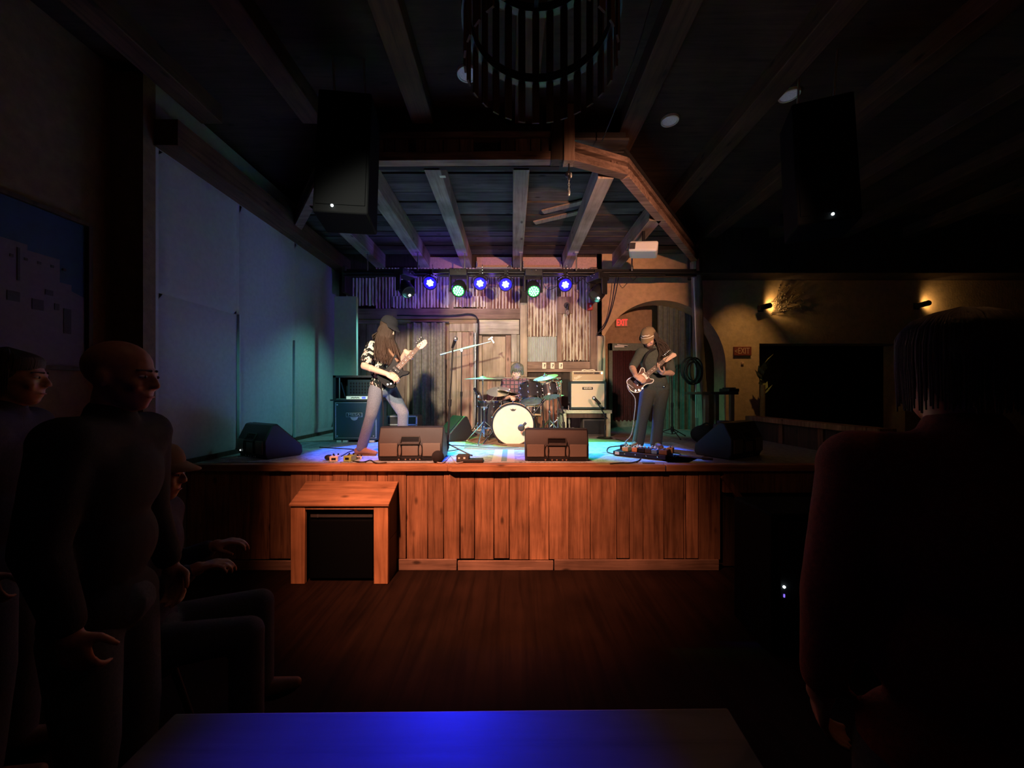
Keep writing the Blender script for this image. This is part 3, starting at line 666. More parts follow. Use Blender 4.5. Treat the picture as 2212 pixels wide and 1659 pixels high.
for k in range(28):
    a = 2*math.pi*k/28; MB().box((c.x+.45*math.cos(a), c.y+.45*math.sin(a), 4.14), (.012, .05, .82), Matrix.Rotation(a, 3, 'Z')).build('slat', 'dark_wood', t)
MB().cyl((c.x, c.y, 4.5), (c.x, c.y, 4.765), .03).box((c.x, c.y, 4.53), (.9, .03, .03)).box((c.x, c.y, 4.53), (.03, .9, .03)).build('stem', 'black_metal', t)
# ================================================================== wall fittings
def wl_(px, py, out=.0): v = P(px, py, YB); return Vector((v.x, YB-out, v.z))
t = thing('bare_bulb_lamp', 'bare bulb wall lamp on a brown board among the rusty iron', 'wall lamp', wl_(1224, 684)); c = wl_(1224, 660)
MB().cyl((c.x, YB-.015, c.z), (c.x, YB-.05, c.z), .055, .05, 20).build('backplate', 'black_metal', t)
MB().tube(spline([(c.x, YB-.05, c.z), (c.x, YB-.12, c.z-.01), (c.x, YB-.13, c.z-.06)]), .014, 8).cyl((c.x, YB-.13, c.z-.05), (c.x, YB-.13, c.z-.11), .022).build('arm', 'black_metal', t)
MB().ball((c.x, YB-.13, c.z-.16), (.032, .032, .055), None, 14, 10).build('bulb', 'glass_clear', t)
MB().tube([(c.x-.01, YB-.13, c.z-.13), (c.x-.006, YB-.13, c.z-.18), (c.x+.006, YB-.13, c.z-.18), (c.x+.01, YB-.13, c.z-.13)], .003, 5).build('filament', 'cymbal_bronze', t)
t = thing('fire_alarm', 'red fire alarm box low on the rusty iron below the dark moving head', 'alarm', wl_(1273, 672)); c = wl_(1273, 664)
MB().box((c.x, YB-.055, c.z), (.10, .07, .135)).build('housing', 'red_plastic', t, bevel=.01)
MB().box((c.x+.005, YB-.092, c.z+.005), (.035, .012, .045)).build('strobe', 'white_plastic', t, bevel=.004)
for px, lb in ((1175.5, 'cream wall outlet furthest from the tan amplifier'), (1193.5, 'cream wall outlet in the middle of the three'), (1211.5, 'cream wall outlet nearest the tan amplifier')):
    c = wl_(px, 790); t = thing('wall_outlet', lb, 'outlet', wl_(px, 796), 'wall outlets on the brown rail')
    MB().box((c.x, YB-.006, c.z), (.075, .014, .118)).build('cover_plate', 'ivory_plate', t, bevel=.004)
    MB().box((c.x+.008, YB-.014, c.z+.012), (.026, .008, .03)).box((c.x+.002, YB-.014, c.z-.02), (.02, .008, .02)).build('socket', 'outlet_slot', t)
# exit signs
c = P(1344, 697, 8.12); t = thing('exit_sign', 'lit red exit sign over the door behind the arch', 'sign', c-Vector((0, 0, .095)))
MB().box((c.x, 8.165, c.z), (.27, .07, .175)).build('housing', 'exit_plate', t, bevel=.012)
lettering('EXIT', .20, t, facing(Vector((c.x, 8.126, c.z))-t.location), 'exit_red', depth=.004, sx=.58)
c = P(1602, 759, YB); t = thing('exit_sign', 'unlit dull red exit sign with arrow on the ochre wall', 'sign', c-Vector((0, 0, .085)))
MB().box((c.x, YB-.02, c.z), (.33, .04, .17)).build('plate', 'red_dull', t, bevel=.006)
lettering('<', .11, t, facing(Vector((c.x-.13, YB-.042, c.z-.005))-t.location), 'exit_letters_dull', name='arrow')
lettering('EXIT', .165, t, facing(Vector((c.x+.015, YB-.042, c.z))-t.location), 'exit_letters_dull', sx=.66)
c = P(1602, 785, YB); tag(MB().box((c.x+.01, YB-.012, c.z), (.05, .03, .05)).cyl((c.x+.01, YB-.03, c.z), (c.x+.01, YB-.012, c.z), .016).build('wall_thermostat', 'exit_letters_dull', bevel=.006), 'small pale square control under the unlit exit sign', 'thermostat')
# wall sconces
def sconce(px, py, label, W):
    c = P(px, py, YB); t = thing('wall_sconce', label, 'wall lamp', (c.x, YB, c.z-.04), 'sconces on the ochre wall')
    MB().bb(c.x-.05, c.x+.05, YB-.02, YB, c.z-.06, c.z+.06).cyl((c.x, YB-.02, c.z), (c.x, YB-.13, c.z), .014).build('bracket', 'black_metal', t)
    a = Vector((c.x-.12, YB-.15, c.z-.02)); b = Vector((c.x+.10, YB-.13, c.z+.035))
    MB().cyl(a, b, .048, .052, 18).build('shade', 'black_metal', t)
    MB().cyl(b, b+(b-a).normalized()*.006, .040, .040, 16).build('lamp_face', 'sconce_glow', t)
    l = spot('glow', (0, 0, 0), (0, 0, 0), (1, .62, .24), W, 150, .8, .03); l.parent = t; l.location = b+(b-a).normalized()*.03-t.location
    l.rotation_euler = Vector((.75, .55, .25)).to_track_quat('-Z', 'Y').to_euler()
sconce(1642, 667, 'dark tube sconce beside the dried twigs and exit sign', 7)
sconce(1978, 662, 'small bright tube sconce further along the ochre wall', 4)
# dried twig spray beside the first sconce
t = thing('dried_twigs', 'spray of dried twigs pinned on the ochre wall beside the sconce', 'twigs', P(1655, 672, YB-.02)); rr = random.Random(4); b = MB()
for k in range(34):
    p = P(1664+rr.random()*12, 652+rr.random()*26, YB-.02); q = P(1680+rr.random()*60, 612+rr.random()*62, YB-.03-rr.random()*.05); m_ = (p+q)/2+Vector((rr.uniform(-.05, .05), -.03, rr.uniform(-.05, .05)))
    b.tube(spline([p, m_, q], 4), .004, 4)
    b.ball(q, (.014, .008, .02), None, 6, 4); b.ball(m_, (.012, .008, .016), None, 6, 4)
b.build('twig', 'dry_twig', t)['kind'] = 'stuff'
# desert plant by the doorway
t = thing('desert_plant', 'tall yellow green desert plant standing by the dark doorway', 'plant', (4.60, 6.95, 0)); b = MB()
MB().lathe([(.001, 0), (.16, 0), (.22, .36), (.20, .36), (.19, .33), (.001, .33)], 20, Matrix.Translation((4.60, 6.95, 0))).build('pot', 'leather_brown', t)
MB().cyl((4.6, 6.95, .3), (4.62, 6.95, 1.95), .05, .04).build('stem', 'dry_twig', t)
for k in range(9):
    a = k*.72; z = 1.75+.07*k; d = Vector((math.cos(a)*.13, math.sin(a)*.10-.03, .17)); p = Vector((4.62, 6.95, z)); s = Vector((-d.y, d.x, 0)).normalized()*.06
    MB().add([p, p+d*.5+s, p+d*1.2, p+d*.5-s, p+d*.55+Vector((0, 0, .03))], [(0, 1, 4), (1, 2, 4), (2, 3, 4), (3, 0, 4), (0, 3, 2, 1)]).build('leaf', 'leaf_green', t)
# hallway lamp beyond the doorway
c = P(1690, 744, 8.4); t = thing('hallway_lamp', 'small glowing ceiling lamp inside the dark doorway', 'ceiling lamp', (c.x, c.y, 2.86))
MB().lathe([(.001, 2.865), (.05, 2.87), (.06, 2.90)], 16, Matrix.Translation((c.x, c.y, 0))).build('glass', 'sconce_glow', t)
# grey green drape behind the arch and curtain on the back wall
def drape(name, label, p0, p1, z0, z1, m, folds, amp, parent=None, seed=1):
    rr = random.Random(seed); n = 160; p0 = Vector(p0); p1 = Vector(p1); u = (p1-p0); nn = Vector((-u.y, u.x)).normalized(); vs = []; fs = []; K = 6
    ph = [rr.uniform(0, 6) for _ in range(4)]
    for i in range(n+1):
        s = i/n
        for j in range(K+1):
            h = j/K; z = z0+(z1-z0)*h
            a = amp*(math.sin(s*folds*6.283+ph[0]+h*.5)+.5*math.sin(s*folds*2.3*6.283+ph[1]-h*.8)+.3*math.sin(s*folds*.6*6.283+ph[2]))*(1-.45*h)
            q = p0+u*s+nn*a; vs.append((q.x, q.y, z))
    for i in range(n):
        for j in range(K): k = i*(K+1)+j; fs.append((k, k+K+1, k+K+2, k+1))
    return MB().add(vs, fs)
t = thing('stage_drape', 'tall grey green drape filling the arch behind the guitarist', 'curtain', (3.2, 7.5, ST))
drape('', '', (P(1424, 0, 7.55).x, 7.62), (P(1500, 0, 7.5).x, 7.50), ST, 3.72, 'drape_green', 5, .028, seed=3).build('cloth', 'drape_green', t)
MB().cyl((P(1415, 0, 7.5).x, 7.56, 3.72), (P(1512, 0, 7.5).x, 7.56, 3.72), .016).build('rod', 'black_metal', t)
t = thing('doorway_curtain', 'brownish grey curtain hanging against the barn boards behind the bass player', 'curtain', (wx(928), 7.1, ST))
drape('', '', (wx(893), 7.10), (wx(964), 7.10), wz(921), wz(699), 'curtain_grey', 3.4, .045, seed=9).build('cloth', 'curtain_grey', t)
MB().cyl((wx(890), 7.10, wz(698.5)), (wx(972), 7.10, wz(698.5)), .010).build('rod', 'black_metal', t)
# white screen panel in the corner
t = thing('white_screen_panel', 'pale upright panel in the corner behind the bass amplifier', 'panel', (P(746, 0, 6.35).x, 6.35, ST)); a, b_ = P(722, 0, 6.35).x, P(770, 0, 6.35).x
MB().bb(a, b_, 6.35, 6.42, P(0, 812, 6.35).z, P(0, 640, 6.35).z).build('panel', 'white_panel', t, bevel=.004)
MB().bb(a+.02, a+.06, 6.37, 6.41, ST, P(0, 812, 6.35).z).bb(b_-.06, b_-.02, 6.37, 6.41, ST, P(0, 812, 6.35).z).build('support_leg', 'dark_wood', t)
tag(MB().bb(-3.05, wx(753), 6.9, 7.2, wz(640), wz(585)).build('speaker_box', 'dark_wood', bevel=.01), 'dark box high in the corner above the pale panel', 'box')
# conduit and black cable down the boards
tag(MB().tube([wl_(1027, 720, .03), wl_(1027, 935, .03)], .022, 10).build('conduit_pipe', 'steel'), 'grey metal conduit running down the boards beside the plank door', 'pipe')
cable('stage_cable', 'thick black cable looping along the lintel and down beside the conduit', [wl_(862, 684, .12), wl_(930, 685, .12), wl_(985, 684, .12), wl_(1012, 681, .12), wl_(1028, 685, .12), wl_(1034, 700, .12), wl_(1033, 730, .10), wl_(1031, 800, .10), wl_(1030, 880, .10), wl_(1028, 925, .10)], .014)
# ---- hewn post, conduit and coil at the arch
t = thing('hewn_post', 'rough hewn weathered post standing before the arch', 'post', P(1512, 900, 6.95)); t.location.z = ST; b = MB(); rr = random.Random(12); vs = []; fs = []
K = 16
for i in range(26):
    h = i/25; cx = P(1501+17*(1-h), 0, 6.95).x+.012*math.sin(h*9); z = ST+(4.2-ST)*h
    for k in range(K):
        a = 2*math.pi*k/K; r = .092*(1+.10*math.sin(a*3+h*4)+.05*rr.uniform(-1, 1)); vs.append((cx+r*math.cos(a), 6.95+r*math.sin(a), z))
for i in range(25):
    for k in range(K): a = i*K+k; c2 = i*K+(k+1) % K; fs.append((a, c2, c2+K, a+K))
fs += [tuple(reversed(range(K))), tuple(range(25*K, 26*K))]
b.add(vs, fs).build('post', 'post_wood', t, smooth=50)
tag(MB().tube([P(1499, 600, 6.82), P(1502, 700, 6.82), P(1505, 780, 6.82), P(1503, 830, 6.82), P(1503, 905, 6.82)], .013, 8).bb(P(1499, 0, 6.82).x, P(1507, 0, 6.82).x, 6.79, 6.85, P(0, 930, 6.82).z, P(0, 902, 6.82).z).build('post_conduit', 'white_plastic'), 'white conduit with outlet box running down the hewn post', 'conduit')
b = MB(); rr = random.Random(5); c = P(1497, 800, 6.72)
for k in range(9):
    ring = []; r1 = .10+rr.random()*.07; r2 = .16+rr.random()*.07; ox = rr.uniform(-.06, .05); oz = rr.uniform(-.05, .02)
    for i in range(26):
        a = 2*math.pi*i/26; ring.append(c+Vector((ox+r1*math.cos(a), rr.uniform(-.004, .004)+.05*math.sin(k*1.7), oz+r2*math.sin(a))))
    b.tube(ring, .011, 6, True)
t = tag(b.build('cable_coil', 'cable_black'), 'tangled coil of black cable hung on the hewn post', 'cable')
# bar table at the arch
t = thing('bar_table', 'small high table with dark top between post and ochre wall', 'table', (3.72, 6.35, ST))
MB().bb(P(1512, 0, 6.2).x, P(1592, 0, 6.2).x, 6.15, 6.75, ST+.70, ST+.745).build('table_top', 'dark_wood', t, bevel=.006)
for x in (3.2, 3.62):
    for y in (6.22, 6.68): MB().bb(x-.03, x+.03, y-.03, y+.03, ST, ST+.70).build('leg', 'brown_wood', t)
tag(MB().bb(3.62, 3.80, 6.3, 6.6, ST+.745, ST+.80).bb(3.65, 3.77, 6.34, 6.56, ST+.80, ST+.82).build('dark_case', 'black_plastic', bevel=.01), 'flat dark case lying on the small high table', 'case')
# ================================================================== amplifiers
AD = 5.50
def ab(px, py, D=AD): return P(px, py, D)
xa, xb = ab(719, 0).x, ab(815, 0).x
t = thing('bass_cabinet', 'big dark bass speaker cabinet with silver badge by the white wall', 'speaker', ((xa+xb)/2, AD+.2, ST))
zt = ab(0, 866).z
MB().bb(xa, xb, AD, AD+.42, ST+.035, zt).build('cabinet', 'tolex_teal', t, bevel=.012)
MB().bb(xa+.05, xb-.02, AD-.008, AD+.004, ST+.075, zt-.03).build('grille_cloth', 'grille_teal', t, bevel=.004)
e = MB(); e.tube([(xa+.045, AD-.008, ST+.07), (xb-.015, AD-.008, ST+.07), (xb-.015, AD-.008, zt-.025), (xa+.045, AD-.008, zt-.025)], .007, 6, True); e.build('piping', 'badge', t)
cm = MB()
for x in (xa+.07, xb-.05):
    for z in (ST+.10, zt-.055): cm.ball((x, AD-.012, z), .011)
cm.build('corner_screw', 'badge', t)
bz = ab(0, 896).z; bx = ab(766, 0).x
pl = MB().box((bx, AD-.014, bz), (.235, .012, .062)).cyl((bx, AD-.018, bz-.028), (bx, AD-.009, bz-.028), .055, None, 20).build('badge', 'badge', t, bevel=.003)
MB().box((bx, AD-.021, bz), (.222, .003, .050)).build('badge_field', 'grille_teal', pl)
lettering('MESA', .055, pl, facing(Vector((bx, AD-.023, bz+.002))-t.location), 'badge', sx=1.35, depth=.001)
lettering('ENGINEERING', .012, pl, facing(Vector((bx, AD-.0195, bz-.034))-t.location), 'grille_teal', depth=.001)
for x in (xa+.05, xa+.14, xb-.12): MB().bb(x, x+.07, AD+.01, AD+.06, ST, ST+.035).build('caster_foot', 'white_plastic', t)
t = thing('amplifier_rack', 'open black rack case with glowing display strip on the bass cabinet', 'amplifier', ((xa+xb)/2, AD+.2, zt)); z1 = ab(0, 811).z
MB().bb(xa-.03, xb+.02, AD-.02, AD+.42, zt, zt+.022).build('base_lid', 'black_plastic', t)
for a, b_ in ((xa, xa+.04), (xb-.04, xb)): MB().bb(a, b_, AD, AD+.4, zt+.02, z1).build('side', 'black_plastic', t)
MB().bb(xa, xb, AD, AD+.4, z1-.03, z1).build('lid', 'black_plastic', t); MB().bb(xa, xb, AD+.36, AD+.4, zt+.02, z1-.03).build('back_panel', 'charcoal', t)
MB().bb(xa+.08, xa+.095, AD+.02, AD+.035, zt+.02, z1-.03).bb(xa+.04, xa+.2, AD+.02, AD+.035, zt+.022, zt+.034).build('rack_rail', 'steel', t)
MB().bar((xa+.11, AD+.03, z1-.10), (xa+.17, AD+.03, zt+.05), .02, .01).build('brace', 'tolex_teal', t)
hb = MB().bb(xa+.20, xb-.05, AD+.03, AD+.3, zt+.075, z1-.06).build('amplifier_body', 'tolex_teal', t, bevel=.006)
v = MB()
for k in range(9):
    for j in range(4): v.box((xa+.25+k*.042, AD+.028, zt+.12+j*.045), (.022, .008, .03))
v.build('vent_slots', 'black_smooth', hb)['kind'] = 'stuff'
MB().bb(xa+.19, xb-.06, AD+.01, AD+.05, zt+.024, zt+.068).build('display_panel', 'display_strip', t, bevel=.004)
MB().bb(xa+.42, xa+.475, AD+.004, AD+.012, zt+.032, zt+.062).build('display_window', 'display_blue', t)
v = MB()
for k in range(10): v.box((xa+.265+k*.0125, AD+.007, zt+.044+.003*(k % 3)), (.009, .004, .011+.004*(k % 2)))
v.build('print_marks', 'black_smooth', t)
# silver edged case behind the bass player
ca, cb = P(835, 0, 6.2).x, P(901, 0, 6.2).x; cz = P(0, 898, 6.2).z
t = thing('road_case', 'small dark case with bright metal edges behind the bass player', 'case', ((ca+cb)/2, 6.4, ST))
MB().bb(ca, cb, 6.2, 6.55, ST, cz).build('body', 'charcoal', t)
e = MB()
for z in (ST+.01, ST+(cz-ST)*.58, cz-.01): e.bb(ca-.004, cb+.004, 6.192, 6.205, z-.010, z+.010)
for x in (ca+.008, cb-.008): e.bb(x-.012, x+.012, 6.192, 6.205, ST, cz)
e.build('metal_edge', 'cymbal_pale', t); MB().tube([(ca+.14, 6.3, cz), (ca+.14, 6.3, cz+.04), (ca+.20, 6.3, cz+.05), (ca+.26, 6.3, cz+.04), (ca+.26, 6.3, cz)], .016, 8).build('handle', 'black_plastic', t)
MB().bb(ca+.03, cb-.03, 6.188, 6.2, ST+.03, ST+(cz-ST)*.55).build('grille', 'black_cloth', t)
# ---- bench with guitar amplifiers
BD = 6.25; b0, b1 = P(1213, 0, BD).x, P(1322, 0, BD).x; bt = P(0, 886, BD).z
t = thing('low_bench', 'sage painted low bench carrying the tan guitar amplifier', 'bench', ((b0+b1)/2, BD+.25, ST))
MB().bb(b0, b1, BD, BD+.5, bt-.055, bt).build('bench_top', 'sage_paint', t, bevel=.006)
for x in (b0+.02, b1-.085):
    for y in (BD+.01, BD+.42): MB().bb(x, x+.065, y, y+.065, ST, bt-.055).build('leg', 'sage_paint', t, bevel=.004)
MB().bb(b0+.08, b1-.08, BD+.03, BD+.06, bt-.13, bt-.055).build('apron', 'dark_wood', t)
CD = BD+.06; c0, c1 = P(1233, 0, CD).x, P(1306, 0, CD).x; ct = P(0, 824, CD).z
t = thing('guitar_cabinet', 'cream fronted guitar speaker cabinet standing on the sage bench', 'speaker', ((c0+c1)/2, CD+.15, bt))
MB().bb(c0, c1+.03, CD, CD+.32, bt+.012, ct).build('cabinet', 'tolex_teal', t, bevel=.01)
MB().bb(c0+.012, c1-.012, CD-.008, CD+.01, bt+.055, ct-.045).build('grille_cloth', 'cream_cloth', t, bevel=.004)
e = MB(); e.tube([(c0+.01, CD-.007, bt+.052), (c1-.01, CD-.007, bt+.052), (c1-.01, CD-.007, ct-.042), (c0+.01, CD-.007, ct-.042)], .005, 6, True); e.build('piping', 'cream_piping', t)
q = P(1269, 839, CD); pl = MB().box((q.x, CD-.014, q.z), (.175, .012, .042)).build('badge', 'black_smooth', t, bevel=.006)
lettering('REEVES', .036, pl, facing(Vector((q.x, CD-.022, q.z))-t.location), 'cream_piping', sx=1.15, depth=.001)
for x in (c0+.03, c1-.03): MB().cyl((x, CD+.06, bt), (x, CD+.06, bt+.014), .02).cyl((x, CD+.26, bt), (x, CD+.26, bt+.014), .02).build('rubber_foot', 'black_plastic', t)
h0, h1 = P(1235, 0, CD).x, P(1304, 0, CD).x; ht = P(0, 801, CD).z
t = thing('tube_amplifier', 'tan amplifier head with dark control panel on the cream cabinet', 'amplifier', ((h0+h1)/2, CD+.12, ct))
MB().bb(h0, h1, CD-.01, CD+.22, ct, ht).build('cabinet', 'tan_tolex', t, bevel=.022, seg=3)
e = MB(); e.tube([(h0+.012, CD-.012, ct+.014), (h1-.012, CD-.012, ct+.014), (h1-.012, CD-.012, ht-.014), (h0+.012, CD-.012, ht-.014)], .007, 6, True); e.build('piping', 'cream_piping', t)
MB().bb(h0+.02, h1-.02, CD-.018, CD, ct+.022, ht-.065).build('grille_cloth', 'tan_cloth', t)
MB().bb(h0+.03, h1-.045, CD-.020, CD, ht-.058, ht-.022).build('control_panel', 'leather_brown', t)
for k in range(12): MB().cyl((h0+.05+k*.026, CD-.019, ht-.04), (h0+.05+k*.026, CD-.036, ht-.04), .0095, .008, 10).build('knob', 'black_smooth', t)
MB().box((h1-.12, CD-.024, ht-.04), (.075, .008, .026)).build('jack_plate', 'black_smooth', t)
MB().ball((h1-.038, CD-.022, ht-.04), .015).build('jewel_lamp', 'amp_lamp', t)
lo = lettering('Fender', .045, t, facing(Vector((h0+.085, CD-.021, ct+.07))-t.location, -.48), 'cream_piping', 'logo_script', .001, .9, .3)
MB().tube([(h0+.065, CD-.022, ct+.035), (h0+.16, CD-.022, ct+.085)], .005, 5).build('logo_tail', 'cream_piping', t)
MB().tube(spline([(h0+.20, CD+.1, ht), (h0+.22, CD+.1, ht+.022), (h0+.28, CD+.1, ht+.015), (h0+.38, CD+.1, ht+.022), (h0+.40, CD+.1, ht)]), .009, 6).ball((h0+.20, CD+.1, ht+.008), .018).ball((h0+.40, CD+.1, ht+.008), .018).build('handle', 'cream_piping', t)
u0, u1 = P(1256, 0, 6.5).x, P(1304, 0, 6.5).x
t = thing('floor_amplifier', 'dark box amplifier standing on the floor under the sage bench', 'amplifier', ((u0+u1)/2, 6.5, ST))
MB().bb(u0, u1, 6.36, 6.62, ST, ST+.29).build('cabinet', 'charcoal', t, bevel=.01); MB().bb(u0+.02, u1-.02, 6.352, 6.37, ST+.03, ST+.26).build('grille_cloth', 'black_cloth', t)
c = P(1236, 928, 6.45); tag(MB().bb(c.x-.07, c.x+.05, 6.4, 6.52, ST, ST+.13).cyl((c.x+.02, 6.39, ST+.075), (c.x+.02, 6.41, ST+.075), .045).build('junction_box', 'white_plastic', bevel=.012), 'pale junction box on the floor under the bench end', 'box')
# ================================================================== floor wedges
def wedge(name, label, loc, rz, wd=.70, sc=1.0, led=True, dark=False):
    t = thing(name, label, 'monitor speaker', loc, 'floor monitor speakers', rz)
    prof = [(.03, .0), (.0, .055), (.0, .205), (.075, .365), (.13, .375), (.40, .12), (.41, .04), (.38, .0)]
    prof = [(a*sc, b*sc) for a, b in prof]; Mx = Matrix(((0, 0, 1, -wd/2), (1, 0, 0, 0), (0, 1, 0, 0), (0, 0, 0, 1)))
    MB().prism(prof, wd, Mx).build('cabinet', 'black_plastic', t, False, bevel=.014, seg=3)
    s = sc
    MB().bb(-wd/2+.022, -.132, -.016*s, .01, .060*s, .200*s).build('rear_panel', 'wedge_grey', t, False, bevel=.006)
    MB().bb(.132, wd/2-.022, -.016*s, .01, .060*s, .200*s).build('rear_panel', 'wedge_grey', t, False, bevel=.006)
    MB().bb(-.084, .084, -.012*s, .01, .066*s, .176*s).build('input_plate', 'wedge_grey', t, False, bevel=.004)
    hz = .195*s
    MB().tube([(-.095, -.022, hz), (.095, -.022, hz), (.10, -.004, .225*s), (.092, .022*s, .268*s), (-.092, .022*s, .268*s), (-.10, -.004, .225*s)], .0085, 8, True).build('handle', 'charcoal', t, False)
    MB().bb(-.09, .09, .004, .03, .20*s, .255*s).build('handle_recess', 'black_smooth', t, False)
    for sd in (-1, 1):
        MB().tube([(sd*.108+.021*math.cos(k*math.pi/8), -.016, .125*s+.066*s*math.sin(k*math.pi/8)) for k in range(16)], .0045, 6, True).build('pod_outline', 'black_smooth', t, False)
        MB().bb(sd*.108-.016, sd*.108+.016, -.012, .0, .066*s, .186*s).build('handle_pod', 'wedge_grey', t, False, bevel=.006)
    MB().bb(-wd/2+.03, wd/2-.03, .012*s, .03*s, .008, .05*s).build('connector_panel', 'black_smooth', t, False)
    for k, x in enumerate((-.12, -.05, .0, .06, .1)): MB().cyl((x, .012*s, .024*s), (x, .002, .024*s), .008).build('knob', 'chrome', t, False)
    g = Vector((.27*s, .265*s)); Rg = Matrix.Rotation(-.755, 3, 'X')
    MB().box((0, .266*s, .25*s), (wd-.06, .35*s, .012), Rg).build('grille', 'black_cloth', t, False)
    if led: MB().ball((-wd/2+.10, -.016, .075*s), .006).build('power_led', 'led_white', t, False)
    return t
wedge('floor_monitor', 'black floor monitor with handle at the bass player\'s boots', (P(886, 0, 3.98).x, 3.98, ST), .03, .68, .98, False)
wedge('floor_monitor', 'black floor monitor with handle in front of the bass drum', (P(1203, 0, 3.96).x, 3.96, ST), -.02, .67, .93, False)
wedge('floor_monitor', 'black floor monitor at the stage edge by the white wall', (P(548, 0, 4.25).x, 4.20, ST), -.55, .60, 1.02, True)
wedge('floor_monitor', 'black floor monitor at the dark end of the stage front', (P(1612, 0, 4.25).x, 4.22, ST), .55, .64, 1.08, False)
wedge('drum_monitor', 'upended black monitor speaker leaning beside the floor tom', (P(1006, 0, 6.0).x, 5.95, ST), 2.3, .34, 1.0, False)
t = thing('gig_bag', 'round black soft bag lying behind the dark end monitor', 'bag', (P(1522, 0, 5.4).x, 5.4, ST)); c = t.location
MB().ball(c+Vector((0, 0, .135)), (.19, .16, .135), None, 20, 12).build('bag', 'black_cloth', t); MB().tube(spline([c+Vector((-.08, -.05, .25)), c+Vector((0, -.06, .30)), c+Vector((.08, -.05, .25))]), .012, 6).build('strap', 'black_cloth', t)
tag(MB().bb(P(1558, 0, 4.9).x, P(1596, 0, 4.9).x, 4.85, 5.1, ST, ST+.31).bb(P(1561, 0, 4.9).x, P(1585, 0, 4.9).x, 4.88, 5.05, ST+.31, ST+.36).build('equipment_box', 'jacket_blue', bevel=.012), 'small bluish equipment box behind the dark end monitor', 'box')
# ================================================================== rugs and floor things
def Fl(px, py, h=0.0): return Pf(px, py, ST+h)           # point on the stage deck
ru = thing('stage_rug', 'large pale rug with dark squiggles covering the front of the stage', 'rug', (-.3, 4.7, ST))
b = MB(); n = 24; pts = []
x0, x1, y0, y1 = -3.05, 2.35, 3.93, 5.55
MB().prism([(x0, y0), (x1-.5, y0), (x1, y0+.55), (x1, y1), (x0, y1)], .006, None, ST).build('pile', 'rug_pale', ru)
MB().prism([(-.215, 3.95), (.03, 3.95), (.03, 4.95), (-.215, 4.95)], .003, None, ST+.006).build('light_band', 'rug_light', ru)
MB().prism([(-.115, 3.95), (-.055, 3.95), (-.055, 4.95), (-.115, 4.95)], .002, None, ST+.009).build('blue_stripe', 'rug_stripe', ru)
dr = thing('drum_rug', 'brown rug lying under the drum kit', 'rug', (.05, 5.7, ST+.006))
MB().prism([(-.62, 4.86), (-.2, 4.78), (.45, 4.80), (.95, 4.9), (.98, 6.5), (-.75, 6.5)], .006, None, ST+.006).build('pile', 'rug_brown', dr)
tag(MB().prism([(1.62, 3.93), (2.02, 3.93), (2.1, 4.25), (1.5, 4.34)], .006, None, ST).build('green_mat', 'rug_green'), 'small green mat at the stage edge beside the dark end monitor', 'mat')
# ================================================================== drums
def ring(mb, c, R, r, t, n=32): mb.tube([c+R @ Vector((r*math.cos(2*math.pi*i/n), r*math.sin(2*math.pi*i/n), 0)) for i in range(n)], t, 6, True)
def drum(name, label, c, axis, r, h, top_skin, low_skin, lugs=8, hoop='chrome', shell='drum_shell', lug_len=.05):
    c = Vector(c); a = Vector(axis).normalized(); R = basis(a); Mx = Matrix.Translation(c) @ R.to_4x4()
    t = thing(name, label, 'drum', c-Vector((0, 0, abs(a.z)*h/2+math.sqrt(max(0, 1-a.z*a.z))*r)), 'drum kit')
    MB().lathe([(r, -h/2), (r, h/2), (r*.97, h/2), (r*.97, -h/2), (r, -h/2)], 40, Mx).build('shell', shell, t)
    MB().lathe([(.0005, h/2+.004), (r*.985, h/2+.004), (r*.985, h/2-.006)], 40, Mx).build('batter_head', top_skin, t)
    MB().lathe([(.0005, -h/2-.004), (r*.985, -h/2-.004), (r*.985, -h/2+.006)], 40, Mx).build('resonant_head', low_skin, t)
    for s in (1, -1):
        b = MB(); b.lathe([(r*1.005, s*(h/2-.012)), (r*1.045, s*(h/2-.012)), (r*1.045, s*(h/2+.012)), (r*.985, s*(h/2+.012)), (r*1.005, s*(h/2-.012))], 40, Mx); b.build('hoop', hoop, t)
    for k in range(lugs):
        an = 2*math.pi*(k+.5)/lugs; d = R @ Vector((math.cos(an), math.sin(an), 0))
        for s in (1, -1):
            p = c+d*(r+.012)+a*s*(h/2-.005); q = c+d*(r+.012)+a*s*(h/2-lug_len-.02)
            MB().cyl(p+a*s*.018, q, .0055, None, 7).ball(q, .015, None, 8, 6).ball(p+a*s*.02, .011, None, 7, 5).build('lug', 'chrome', t)
    return t, R, a
KD = 5.32; kc = P(1108, 917, KD); kr = .305
kick, R, a = drum('bass_drum', 'big bass drum with cream front head facing the audience', kc+Vector((0, .20, 0)), (0, -1, .03), kr*.96, .40, 'drum_skin', 'clear_skin', 10, 'hoop_wood')
ring(b := MB(), kc+Vector((0, -.018, 0)), Matrix.Rotation(math.pi/2, 3, 'X'), kr*.97, .012, 44); b.build('front_rim', 'drum_shell', kick)
q = P(1108, 885, KD-.012); MB().add([q+Vector((-.045, 0, .012)), q+Vector((-.02, 0, .004)), q+Vector((0, 0, .014)), q+Vector((.02, 0, .004)), q+Vector((.045, 0, .012)), q+Vector((.02, 0, -.016)), q+Vector((-.02, 0, -.016))], [(0, 1, 2, 3, 4, 5, 6)]).build('crown_mark', 'charcoal', kick)
for s in (-1, 1): MB().cyl(kc+Vector((s*.27, .12, -.10)), (kc.x+s*.42, kc.y-.06, ST+.012), .011).build('spur', 'chrome', kick)
drum('rack_tom', 'dark rack tom tilted above the bass drum, its pale underside showing', P(1147, 850, 5.62), (-.05, .40, .92), .165, .235, 'clear_skin', 'clear_skin', 8)
